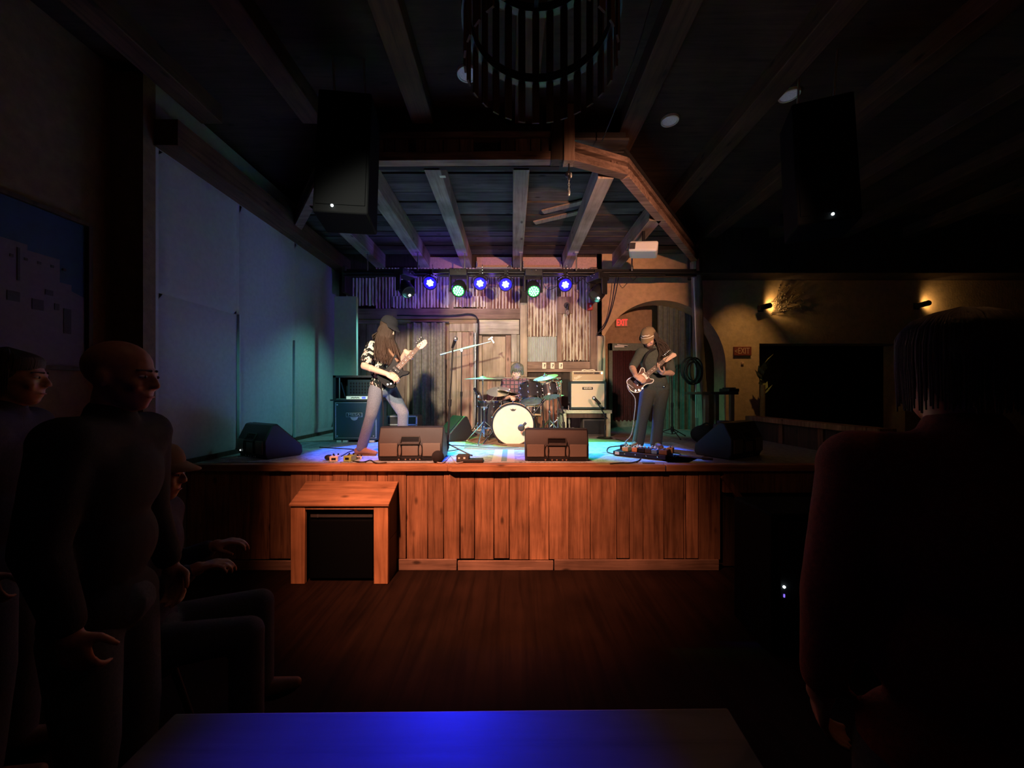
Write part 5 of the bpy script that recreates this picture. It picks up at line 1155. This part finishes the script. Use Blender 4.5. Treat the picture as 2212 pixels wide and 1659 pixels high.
def smooth_outline(pts, k=5):
    P_ = [V3((x, y, 0)) for x, y in pts]; n = len(P_); out = []
    for i in range(n):
        a, b, c, d = P_[i-1], P_[i], P_[(i+1) % n], P_[(i+2) % n]
        for j in range(k):
            t = j/k; q = .5*((2*b)+(c-a)*t+(2*a-5*b+4*c-d)*t*t+(3*b-a-3*c+d)*t**3); out.append((q.x, q.y))
    return out
# ------------------------------------------------------------------ the bass player
J = dict(head=P(838, 709, 4.40), neck=P(824, 737, 4.44), chest=P(823, 768, 4.44), pelvis=P(826, 836, 4.46), shR=P(803, 748, 4.31), elR=P(787, 791, 4.20), wrR=P(836, 808, 4.08),
         shL=P(846, 746, 4.57), elL=P(860, 793, 4.48), wrL=P(877, 760, 4.33), hipR=P(814, 843, 4.40), kneeR=P(802, 897, 4.33), ankR=P(781, 967, 4.40), hipL=P(842, 843, 4.53), kneeL=P(871, 893, 4.50), ankL=P(869, 962, 4.60))
t = thing('person', 'bass player in black flowered shirt, jeans and black cap, long hair hiding the face', 'person', (P(822, 0, 4.45).x, 4.45, ST), 'band on the stage')
Hf = frame((.80, -.35, -.42), (.30, -.05, .95)); bass_nrm = V3((.28, -.93, .22)); nk = (P(914, 744, 4.20)-P(845, 806, 4.12)).normalized()
body(t, J, Hf, {'R': ((.75, -.05, -.35), (.1, -.75, .65), 1, (.55, .6, .6, .65), .5), 'L': ((.55, -.15, -.65), (.1, .95, .1), -1, (.62, .66, .66, .62), .5)}, 'skin_pale')
b = MB(); torso_into(b, J, .006); pe = V3(J['pelvis']); b.cap(pe+V3((-.03, -.03, .03)), pe+V3((.05, .03, .03)), .105, .105); b.cap(J['shR'], V3(J['shR'])*.28+V3(J['elR'])*.72, .064, .066); b.cap(J['shL'], V3(J['shL'])*.28+V3(J['elL'])*.72, .064, .064); b.cap(V3(J['neck']), V3(J['neck'])+V3((.005, 0, .02)), .068)
skin(b, 'shirt', 'flower_shirt', t, .010, 4)
b = MB(); legs_into(b, J, .008, 1.02, .050); b.ball(pe+V3((0, 0, -.02)), (.135, .115, .10)); skin(b, 'jeans', 'denim', t, .010, 4)
shoe(t, J['ankR'], (.92, -.25, 0), 'leather_tan', 'boot', 'leather_brown', True, .29); shoe(t, J['ankL'], (.6, -.6, 0), 'leather_tan', 'boot', 'leather_brown', True, .29)
cap_hat(t, V3(J['head'])+Hf.col[2]*.012, Hf, 'cap_black', .072, 1.06)
rr = random.Random(21); lk = []; hc = V3(J['head'])
for k in range(760):
    a = rr.uniform(-3.14, 3.14); d = V3((math.sin(a), -math.cos(a)*.9, 0)); p = hc+Hf @ V3((d.x*.080, d.y*.092, .045-.03*rr.random())); long = rr.uniform(.55, 1.0)
    fw = .5+.5*(-math.cos(a)); front = max(0, -d.y*-1)
    q = hc+Hf @ V3((d.x*.100, d.y*(.128 if d.y > 0 else .108), -.07))+V3((0, 0, -.02)); side_ = Hf.col[0]*d.x
    if d.y > -.1 or abs(d.x) > .75: e = q+side_*.03+V3((.035+rr.uniform(-.03, .03), -.04+rr.uniform(-.03, .03), -.20)); e2 = e+V3((.01+rr.uniform(-.03, .04), -.01, -.14*long))
    else: e = q+V3((-.035, rr.uniform(-.02, .02), -.045)); e2 = e+V3((-.012, 0, -.05*long))
    lk.append(([p, q, e+V3((rr.uniform(-.02, .02), rr.uniform(-.02, .02), 0)), e2], .0055))
strands(t, lk, 'hair', 'hair_brown', seg=5, base=(hc+Hf @ V3((0, -.022, .030)), V3((.083, .094, .078)), Hf))
ear = hc+Hf @ V3((.07, -.01, -.04)); 
bo = smooth_outline([(-.27, .02), (-.25, .13), (-.15, .170), (-.02, .135), (.10, .135), (.24, .185), (.285, .165), (.21, .085), (.19, .035), (.19, -.035), (.16, -.085), (.215, -.155), (.165, -.180), (.05, -.130), (-.08, -.145), (-.18, -.175), (-.25, -.11)])
gu = smooth_outline([(-.16, .0), (-.08, .08), (.10, .10), (.20, .14), (.19, .03), (.17, -.05), (.12, -.09), (-.02, -.10), (-.14, -.09)])
bg = guitar('bass_guitar', 'glossy black bass guitar with pale headstock held by the capped player', 'bass guitar', P(849, 806, 4.20), P(903, 752, 4.27), bass_nrm, [(x*.62, y*.70) for x, y in bo], 'guitar_black', 'maple', .62, [(.0, -.022), (.03, -.040), (.08, -.044), (.115, -.034), (.135, .0), (.11, .022), (.02, .034), (.0, .022)], [(x*.62, y*.70) for x, y in gu], 'guitar_black', knobs=((-.10, -.07), (-.13, -.05)), pickups=(.0, .05), tun_side=1)
b = MB(); n_ = [P(860, 782, 4.22), P(838, 754, 4.28), P(822, 738, 4.36), P(812, 738, 4.47), P(803, 765, 4.52), P(812, 800, 4.40), P(826, 815, 4.26)]
tag(MB().tube(spline(n_), .018, 6).build('guitar_strap', 'leather_brown'), 'brown strap of the bass guitar over the flowered shirt', 'strap')
cable('guitar_cable', 'thin cable hanging from the bass guitar down to the deck behind the monitor', [P(824, 826, 4.12), P(825, 850, 4.12), P(828, 890, 4.16), P(827, 935, 4.2), Fl(826, 990, .012)], .0055)
# ------------------------------------------------------------------ the guitarist
G = 4.95
J = dict(head=P(1402, 730, G-.05), neck=P(1410, 757, G), chest=P(1411, 785, G), pelvis=P(1414, 843, G+.02), shR=P(1384, 762, G), elR=P(1366, 794, G-.12), wrR=P(1374, 813, G-.34),
         shL=P(1441, 763, G), elL=P(1451, 806, G-.03), wrL=P(1431, 806, G-.22), hipR=P(1399, 848, G), kneeR=P(1388, 905, G-.03), ankR=P(1378, 957, G), hipL=P(1428, 848, G), kneeL=P(1422, 905, G-.03), ankL=P(1417, 958, G))
t = thing('person', 'guitarist in dark shirt and brown cap with long dark hair, looking down', 'person', (P(1402, 0, G).x, G, ST), 'band on the stage')
Hg = frame((-.50, -.62, -.60), (-.35, -.38, .85)); J['flip'] = False
body(t, J, Hg, {'R': ((.55, -.25, -.35), (-.25, -.85, .35), 1, (.7, .75, .75, .8), .7), 'L': ((-.72, -.40, .42), (.15, .2, -.95), -1, (.35, .45, .55, .6), .4)}, 'skin_warm')
b = MB(); torso_into(b, J, .010, wide=1.08); pe = V3(J['pelvis']); b.cap(pe+V3((-.075, 0, .03)), pe+V3((.075, 0, .03)), .118, .118); b.cap(V3(J['chest'])*.3+pe*.7+V3((-.05, -.02, 0)), V3(J['chest'])*.3+pe*.7+V3((.05, -.02, 0)), .115, .115)
for s in 'LR': b.cap(J['sh'+s], V3(J['sh'+s])*.12+V3(J['el'+s])*.88, .066, .056)
b.cap(J['neck'], V3(J['neck'])+V3((-.005, -.01, .015)), .066, .066); skin(b, 'shirt', 'shirt_dark', t, .010, 4)
b = MB(); legs_into(b, J, .012, 1.06, .060); b.ball(pe+V3((0, 0, -.02)), (.145, .115, .10)); skin(b, 'trousers', 'trouser_dark', t, .010, 4)
shoe(t, J['ankR'], (-.75, -.65, 0), 'leather_tan', 'shoe', 'leather_brown', False, .28); shoe(t, V3(J['ankL']), (.0, -1, 0), 'leather_brown', 'shoe', 'leather_brown', False, .28)
Mx = cap_hat(t, V3(J['head'])+Hg.col[2]*.008, Hg, 'cap_brown', .070, 1.06)
ar = []
for i in range(13): a = math.pi*(.16+.68*i/12); ar.append(Mx @ V3((.0935*math.cos(a), .1085*math.sin(a)+.002, .000)))
MB().tube(ar, .0045, 6).build('cap_braid', 'white_trim', t, False)
ar = []
for i in range(15): a = math.pi*(.30+.40*i/14); ar.append(Mx @ V3((.090*math.cos(a), .103*math.sin(a)+.003, .026+.010*abs(math.sin(i*.9))+(.014 if i == 7 else 0))))
MB().tube(ar, [.003+.004*math.sin(math.pi*i/14) for i in range(15)], 6).build('cap_emblem', 'white_trim', t, False)
face(t, J['head'], Hg); hc = V3(J['head'])
b = MB(); b.ball(hc+Hg @ V3((0, .062, -.098)), (.046, .038, .042), Hg, 16, 10); b.cap(hc+Hg @ V3((-.05, .03, -.06)), hc+Hg @ V3((0, .07, -.125)), .02, .03); b.cap(hc+Hg @ V3((.05, .03, -.06)), hc+Hg @ V3((0, .07, -.125)), .02, .03)
skin(b, 'beard', 'hair_dark', t, .008, 2)
rr = random.Random(31); lk = []
for k in range(620):
    a = rr.uniform(-.4, math.pi+.2); d = V3((-math.cos(a), -math.sin(a), 0)); p = hc+Hg @ V3((d.x*.080, d.y*.090, .05+.04*rr.random()))
    q = hc+Hg @ V3((d.x*.105, d.y*.115, -.03)); left = rr.random() < .86
    if left: e = V3(J['shL'])*.5+V3(J['neck'])*.5+V3((rr.uniform(-.06, .09), rr.uniform(-.10, -.02), rr.uniform(.0, .06))); e2 = V3(J['chest'])+V3((rr.uniform(.0, .11), rr.uniform(-.16, -.12), rr.uniform(-.08, .05)))
    else: e = V3(J['shR'])*.35+V3(J['neck'])*.65+V3((rr.uniform(-.02, .04), rr.uniform(.03, .08), .02)); e2 = e+V3((-.02, .05, -.10))
    lk.append(([p, q, e, e2], .0055))
strands(t, lk, 'hair', 'hair_dark', seg=5, base=(hc+Hg @ V3((0, -.028, .030)), V3((.084, .092, .080)), Hg))
off = V3(t.location); MB().ball(P(1435, 835, G-.12)-off, (.016, .008, .012)).build('belt_clip', 'chrome', t, False)
jo = smooth_outline([(-.245, .045), (-.20, .145), (-.10, .150), (.0, .115), (.08, .120), (.17, .165), (.20, .125), (.165, .060), (.165, -.03), (.150, -.09), (.19, -.150), (.13, -.180), (.03, -.130), (-.06, -.135), (-.15, -.165), (-.225, -.12), (-.26, -.04)])
jg = smooth_outline([(-.15, .02), (-.05, .09), (.12, .12), (.15, .05), (.15, -.06), (.14, -.13), (.02, -.10), (-.10, -.12), (-.16, -.07)])
guitar('electric_guitar', 'dark electric guitar with pale edge and tortoiseshell guard held by the guitarist', 'guitar', P(1383, 821, 4.70), P(1434, 780, 4.70), (-.12, -.97, .20), [(x*.66, y*.64) for x, y in jo], 'guitar_sunburst', 'maple', .50, [(.0, -.022), (.02, -.034), (.10, -.040), (.16, -.052), (.175, -.02), (.15, .016), (.10, .014), (.02, .030), (.0, .022)], [(x*.66, y*.64) for x, y in jg], strings=6, edge='white_trim', knobs=((-.10, -.085), (-.135, -.065), (-.055, -.095)), pickups=(-.012, .075), tun_side=1)
tag(MB().tube(spline([P(1396, 803, 4.72), P(1391, 782, 4.78), P(1402, 760, 4.83), P(1424, 752, 4.94), P(1437, 756, 5.04), P(1432, 800, 5.10), P(1400, 830, 5.02), P(1372, 838, 4.74)]), .016, 6).build('guitar_strap', 'jacket_black'), 'dark strap of the electric guitar across the guitarist', 'strap')
cable('guitar_cable', 'pale guitar cable looping from the electric guitar down to the pedal board', [P(1368, 838, 4.69), P(1356, 830, 4.69), P(1358, 842, 4.70), P(1372, 862, 4.75), P(1370, 900, 4.78), P(1364, 938, 4.76), P(1350, 956, 4.72), Fl(1346, 972, .05)], .0055, 'cable_grey')
# ------------------------------------------------------------------ the drummer
Dm = 6.18
J = dict(head=P(1117, 802, Dm-.11), neck=P(1114, 820, Dm), chest=P(1112, 843, Dm), pelvis=(P(1112, 0, 6.3).x, 6.28, ST+.58), shR=P(1091, 826, Dm), elR=P(1080, 862, Dm-.08), wrR=P(1100, 858, Dm-.32),
         shL=P(1137, 826, Dm), elL=P(1152, 858, Dm-.05), wrL=P(1138, 866, Dm-.30), hipR=(P(1104, 0, 6.3).x, 6.25, ST+.56), kneeR=(P(1088, 0, 6.0).x, 5.92, ST+.52), ankR=(P(1090, 0, 5.9).x, 5.88, ST+.11), hipL=(P(1120, 0, 6.3).x, 6.25, ST+.56), kneeL=(P(1140, 0, 6.1).x, 6.12, ST+.50), ankL=(P(1152, 0, 6.2).x, 6.14, ST+.11))
t = thing('person', 'drummer in plaid shirt with greyish hair seated behind the drum kit', 'person', (P(1112, 0, Dm).x, Dm, ST), 'band on the stage')
Hd = frame((-.12, -.86, -.42), (.06, -.38, .92))
body(t, J, Hd, {'R': ((.4, -.7, .1), (-.3, .2, .9), 1, (.8, .8, .8, .8), .8), 'L': ((-.4, -.7, .05), (.3, .2, .9), -1, (.8, .8, .8, .8), .8)}, 'skin_pale', .006)
b = MB(); torso_into(b, J, .010)
for s in 'LR': b.cap(J['sh'+s], J['el'+s], .064, .052); b.cap(J['el'+s], V3(J['el'+s])*.35+V3(J['wr'+s])*.65, .052, .042)
b.cap(J['neck'], V3(J['neck'])+V3((0, 0, .012)), .064); skin(b, 'shirt', 'plaid_shirt', t, .010, 4)
b = MB(); legs_into(b, J, .010, 1.04, .05); b.ball(V3(J['pelvis']), (.15, .13, .10)); skin(b, 'trousers', 'denim_dark', t, .011, 4)
shoe(t, J['ankR'], (-.1, -1, 0), 'leather_brown'); shoe(t, J['ankL'], (.1, -1, 0), 'leather_brown')
face(t, J['head'], Hd, 1.0, 'hair_grey'); hc = V3(J['head']); rr = random.Random(41); lk = []
for k in range(300):
    a = rr.uniform(0, 6.283); e_ = rr.uniform(.25, 1.0); p = hc+Hd @ V3((0, -.02, .122)); d = V3((math.cos(a), math.sin(a)*1.1, 0))
    q = hc+Hd @ V3((d.x*.078, d.y*.092-.01, .085)); f_ = d.y > .55
    e = hc+Hd @ V3((d.x*.090, d.y*.104-.004, (.035 if f_ else -.02)+rr.uniform(-.02, .02)))
    pts = [p+Hd @ V3((d.x*.02, d.y*.02, rr.uniform(-.004, .012))), q, e] if f_ else [p, q, e, e+Hd @ V3((d.x*.004, -.004, -.035*e_))]
    jit = V3((rr.uniform(-.012, .012), rr.uniform(-.008, .008), rr.uniform(-.006, .014))); lk.append(([pts[0]]+[v+jit*(i+1)*.6 for i, v in enumerate(pts[1:])], .0075))
strands(t, lk, 'hair', 'hair_grey', seg=5, base=(hc+Hd @ V3((0, -.026, .046)), V3((.080, .090, .082)), Hd))
for s, px, py in (('R', 1128, 852), ('L', 1120, 856)):
    w_ = V3(J['wr'+s]); tip = P(px, py, Dm-.62); d = (tip-w_).normalized(); tag(MB().cyl(w_+d*.02, tip, .008, .005, 8).ball(tip, .009).build('drumstick', 'maple'), 'drumstick in the drummer\'s hand on the '+('curtain' if s == 'R' else 'amplifier')+' side', 'drumstick', 'drumsticks')
# ================================================================== speaker box built into the stage front
x0, x1, yf, zf, zb = fx(1106-469)+.0, -1.168, 3.55, .755, .905
x0 = -2.085
t = thing('subwoofer_box', 'wooden box with sloping top housing a black speaker against the stage front', 'speaker', ((x0+x1)/2, 3.7, 0)); yb = 3.838
for a, b_ in ((x0, x0+.135), (x1-.135, x1)): MB().bb(a, b_, yf, yf+.04, 0, zf-.02).build('front_stile', 'box_wood', t, bevel=.006)
MB().bb(x0+.135, x1-.135, yf+.004, yf+.04, zf-.055, zf-.02).build('front_rail', 'box_wood', t, bevel=.004)
MB().add([(x0-.01, yf-.012, zf-.022), (x1+.012, yf-.012, zf-.022), (x1+.012, yb, zb-.022), (x0-.01, yb, zb-.022), (x0-.01, yf-.012, zf), (x1+.012, yf-.012, zf), (x1+.012, yb, zb), (x0-.01, yb, zb)], [(3, 2, 1, 0), (4, 5, 6, 7), (0, 1, 5, 4), (1, 2, 6, 5), (2, 3, 7, 6), (3, 0, 4, 7)]).build('top_board', 'nosing_wood', t, bevel=.005)
for xx in (x0, x1-.02):
    for k, (za, zb_) in enumerate(((0, .40), (.405, .74))):
        MB().add([(xx, yf+.04, za), (xx+.02, yf+.04, za), (xx+.02, yb, za), (xx, yb, za), (xx, yf+.04, zb_), (xx+.02, yf+.04, zb_), (xx+.02, yb, zb_+(.13 if k else 0)), (xx, yb, zb_+(.13 if k else 0))], [(3, 2, 1, 0), (4, 5, 6, 7), (0, 1, 5, 4), (1, 2, 6, 5), (2, 3, 7, 6), (3, 0, 4, 7)]).build('side_plank', 'dark_wood', t)
sp = MB().bb(x0+.14, x1-.14, yf+.06, yf+.24, .02, zf-.06).build('speaker_cabinet', 'speaker_black', t, bevel=.01)
MB().bb(x0+.16, x1-.16, yf+.05, yf+.062, .03, zf-.17).build('grille', 'speaker_black', sp, bevel=.006)
MB().bb(x0+.16, x1-.16, yf+.048, yf+.062, zf-.145, zf-.105).build('top_bar', 'charcoal', sp, bevel=.006)
MB().box((x0+.235, yf+.045, zf-.125), (.012, .008, .03)).build('maker_tag', 'steel', sp)
# ================================================================== black subwoofer on the dance floor
a, b_ = P(1668, 0, 2.55).x, P(1990, 0, 2.55).x
t = thing('floor_subwoofer', 'big black subwoofer on the dark floor with tiny white and violet lights', 'speaker', ((a+b_)/2, 2.8, 0))
MB().bb(a, b_, 2.55, 3.0, .03, .98).build('cabinet', 'speaker_black', t, bevel=.02)
MB().bb(a+.04, b_-.04, 2.535, 2.56, .08, .93).build('grille', 'black_cloth', t, bevel=.01)
for x in (a+.08, b_-.08):
    for y in (2.62, 2.92): MB().cyl((x, y, 0), (x, y, .035), .03).build('foot', 'black_smooth', t)
q = P(1694, 1268, 2.53); MB().ball(q, .0085).build('power_led', 'led_white', t); q = P(1694, 1287, 2.53); MB().box(q, (.008, .006, .020)).build('signal_led', 'led_purple', t)
# ================================================================== picture on the side wall
X = -3.60; ya, yb = 2.30, 3.20; za, zb = 2.0, 3.22
t = thing('wall_painting', 'large painting of pale adobe houses under a dark blue sky', 'painting', (X, (ya+yb)/2, za))
MB().bb(X-.03, X, ya, yb, za, zb).build('canvas', 'paint_sky', t)
def face_(name, poly, m, d): MB().prism(poly, .004, Matrix(((0, 0, 1, X+d), (1, 0, 0, 0), (0, 1, 0, 0), (0, 0, 0, 1)))).build(name, m, t)
face_('painted_house', [(ya, za), (3.17, za), (3.17, 2.60), (3.08, 2.63), (3.08, 2.68), (3.0, 2.68), (3.0, 2.86), (2.80, 2.86), (2.80, 2.90), (2.62, 2.90), (2.62, 2.82), (ya, 2.82)], 'paint_adobe', .0)
for y, z, w_, h_ in ((2.72, 2.50, .07, .07), (2.86, 2.47, .07, .08), (3.05, 2.38, .05, .20), (2.98, 2.48, .03, .05), (2.93, 2.58, .05, .04), (2.50, 2.52, .07, .07)):
    face_('painted_window', [(y-w_/2, z-h_/2), (y+w_/2, z-h_/2), (y+w_/2, z+h_/2), (y-w_/2, z+h_/2)], 'paint_dark', .004)
for k in range(5): face_('painted_beam_end', [(2.70+k*.08, 2.78), (2.72+k*.08, 2.78), (2.72+k*.08, 2.80), (2.70+k*.08, 2.80)], 'paint_dark', .004)
face_('painted_drainpipe', [(2.74, 2.62), (2.755, 2.62), (2.755, 2.86), (2.74, 2.86)], 'paint_dark', .004)
f = MB(); W_ = .025
for p, q in (((ya, za), (yb, za)), ((ya, zb), (yb, zb)), ((ya, za), (ya, zb)), ((yb, za), (yb, zb))): f.bar((X, p[0], p[1]), (X, q[0], q[1]), .03, .06, Vector((1, 0, 0)))
f.build('frame', 'dark_wood', t)
# ================================================================== table in front of the camera
t = thing('bar_table', 'dark table in the foreground catching the blue beam', 'table', (-.14, .58, .18))
MB().prism([(-.79, .885), (.515, .90), (.475, .25), (-.77, .25)], .035, None, 1.015).build('table_top', 'table_wood', t, bevel=.005)
for x in (-.72, .42):
    for y in (.31, .82): MB().bb(x-.03, x+.03, y-.03, y+.03, .18, 1.015).build('leg', 'dark_wood', t)
for y in (.31, .82): MB().bb(-.69, .39, y-.012, y+.012, .93, 1.015).build('apron', 'dark_wood', t)
# ================================================================== audience
def watcher(label, head, f, u, stand_z, m_coat, m_skin, hair=None, sit=False, lean=(0, 0, 0), hat=None, arm=None, facey=True, s=1.0):
    hc = V3(head); H = frame(f, u); fh = V3((f[0], f[1], 0)).normalized(); rt = fh.cross(V3((0, 0, 1))); z0 = stand_z
    ne = hc-V3((0, 0, .155))-fh*.03; sh = ne-V3((0, 0, .055)); pe = V3((hc.x, hc.y, (hc.z-.78 if not sit else hc.z-.70)))-fh*.05+V3(lean)
    J = dict(head=hc, neck=ne, chest=sh*.62+pe*.38+V3((0, 0, .05)), pelvis=pe, shR=sh+rt*.165, shL=sh-rt*.165)
    for s_, k in (('R', 1), ('L', -1)):
        J['el'+s_] = sh+rt*k*.22-V3((0, 0, .30))-fh*.02; J['wr'+s_] = J['el'+s_]+(fh*.22+V3((0, 0, .10))-rt*k*.08 if arm else fh*.07-V3((0, 0, .24)))
        J['hip'+s_] = pe+rt*k*.085-V3((0, 0, .04))
        if sit: J['knee'+s_] = J['hip'+s_]+fh*.42+rt*k*.05; J['ank'+s_] = J['knee'+s_]-V3((0, 0, J['knee'+s_].z-z0-.10))
        else: J['ank'+s_] = V3((pe.x, pe.y, z0+.09))+rt*k*.11; J['knee'+s_] = (J['hip'+s_]+J['ank'+s_])/2+fh*.03
    t = thing('person', label, 'person', (pe.x, pe.y, z0), 'people in the audience')
    hd_ = {q: ((fh*.9+V3((0, 0, .2)) if arm else fh*.2-V3((0, 0, 1))), V3((0, 0, 1)) if arm else (rt if q == 'R' else -rt), (1 if q == 'R' else -1), (.5, .5, .5, .5), .5) for q in 'RL'}
    body(t, J, H, hd_, m_skin, .0075)
    b = MB(); torso_into(b, J, .022, wide=1.12)
    for q in 'RL': b.cap(J['sh'+q], J['el'+q], .078, .062); b.cap(J['el'+q], V3(J['el'+q])*.12+V3(J['wr'+q])*.88, .060, .046)
    b.cap(ne-V3((0, 0, .02)), ne+V3((0, 0, .02)), .075, .070); skin(b, 'jacket', m_coat, t, .013, 4)
    b = MB(); legs_into(b, J, .012, 1.05, .055); b.ball(pe, (.15, .12, .10)); skin(b, 'trousers', 'denim_dark', t, .013, 4)
    for q in 'RL': shoe(t, J['ank'+q], fh, 'leather_brown', z0=z0)
    if facey: face(t, hc, H)
    if hair == 'full':
        rr = random.Random(len(label)); lk = []
        for k in range(420):
            a = rr.uniform(.0, 6.283); d = V3((math.cos(a), math.sin(a), 0)); p = hc+H @ V3((0, -.02, .125)); e = hc+H @ V3((d.x*.090, d.y*.10-.02, .03 if d.y > .4 else -.06+rr.uniform(-.03, .02))); lk.append(([p, hc+H @ V3((d.x*.082, d.y*.092-.015, .085)), e], .006))
        strands(t, lk, 'hair', 'hair_dark', seg=5, base=(hc+H @ V3((0, -.026, .036)), V3((.087, .098, .090)), H))
    if hat: cap_hat(t, hc+H.col[2]*.01, H, hat, .06, 1.08)
    return t, J, H
RZ = .18
t, J, H = watcher('bald man in black jacket standing in profile, head faintly red', P(262, 812, 1.30), (.97, .22, -.03), (.02, 0, 1), RZ, 'jacket_black', 'skin_dark')
hc = V3(J['head'])
watcher('seated person in a hat half hidden behind the bald man', P(338, 1025, 1.72), (.90, .40, -.05), (0, 0, 1), RZ, 'jacket_blue', 'skin_dark', None, True, hat='cap_brown', arm=True)
watcher('dark haired person at the picture edge behind the bald man, bluish jacket', P(30, 815, 1.62), (.88, .45, 0), (0, 0, 1), RZ, 'jacket_blue', 'skin_dark', 'full')
watcher('tall dark haired person in dull red top close by the dark side', P(2060, 800, .80), (.40, .92, 0), (0, 0, 1), RZ, 'jacket_red', 'skin_dark', 'full', facey=False)
st = thing('bar_stool', 'round stool under the seated person in the hat', 'stool', V3((P(338, 0, 1.72).x-.05, 1.70, RZ))); c = st.location; pz = P(0, 1025, 1.72).z-.70-.12
MB().lathe([(.001, pz), (.16, pz), (.17, pz-.03), (.15, pz-.06), (.001, pz-.06)], 24, Matrix.Translation((c.x, c.y, 0))).build('seat', 'black_smooth', st)
for k in range(4): a = .6+k*1.571; MB().cyl((c.x+.10*math.cos(a), c.y+.10*math.sin(a), pz-.05), (c.x+.19*math.cos(a), c.y+.19*math.sin(a), RZ), .014).build('leg', 'dark_wood', st)
t = thing('added_wall_washer', 'added small black downlight brightening the ochre wall', 'ceiling lamp', (4.25, 5.9, 4.4))  # unseen fixture and its spot, added to brighten the ochre wall
MB().cyl((4.25, 5.9, 4.76), (4.25, 5.9, 4.58), .012).cyl((4.25, 5.9, 4.60), (4.25, 5.93, 4.42), .045, .05, 16).build('housing', 'black_metal', t)
l = spot('wash', (0, 0, 0), (0, 0, 0), (1, .60, .24), 60, 52, .9, .03); l.parent = t; l.location = (0, .06, -.01); l.rotation_euler = Vector((.12, 1.25, -2.2)).to_track_quat('-Z', 'Y').to_euler()
# dim lamps over the audience
point('dim_red_lamp', (-.6, 2.2, 2.6), (1, .14, .07), .22, .05)
point('dim_red_lamp', (2.6, -.2, 2.6), (1, .16, .05), .22, .05)
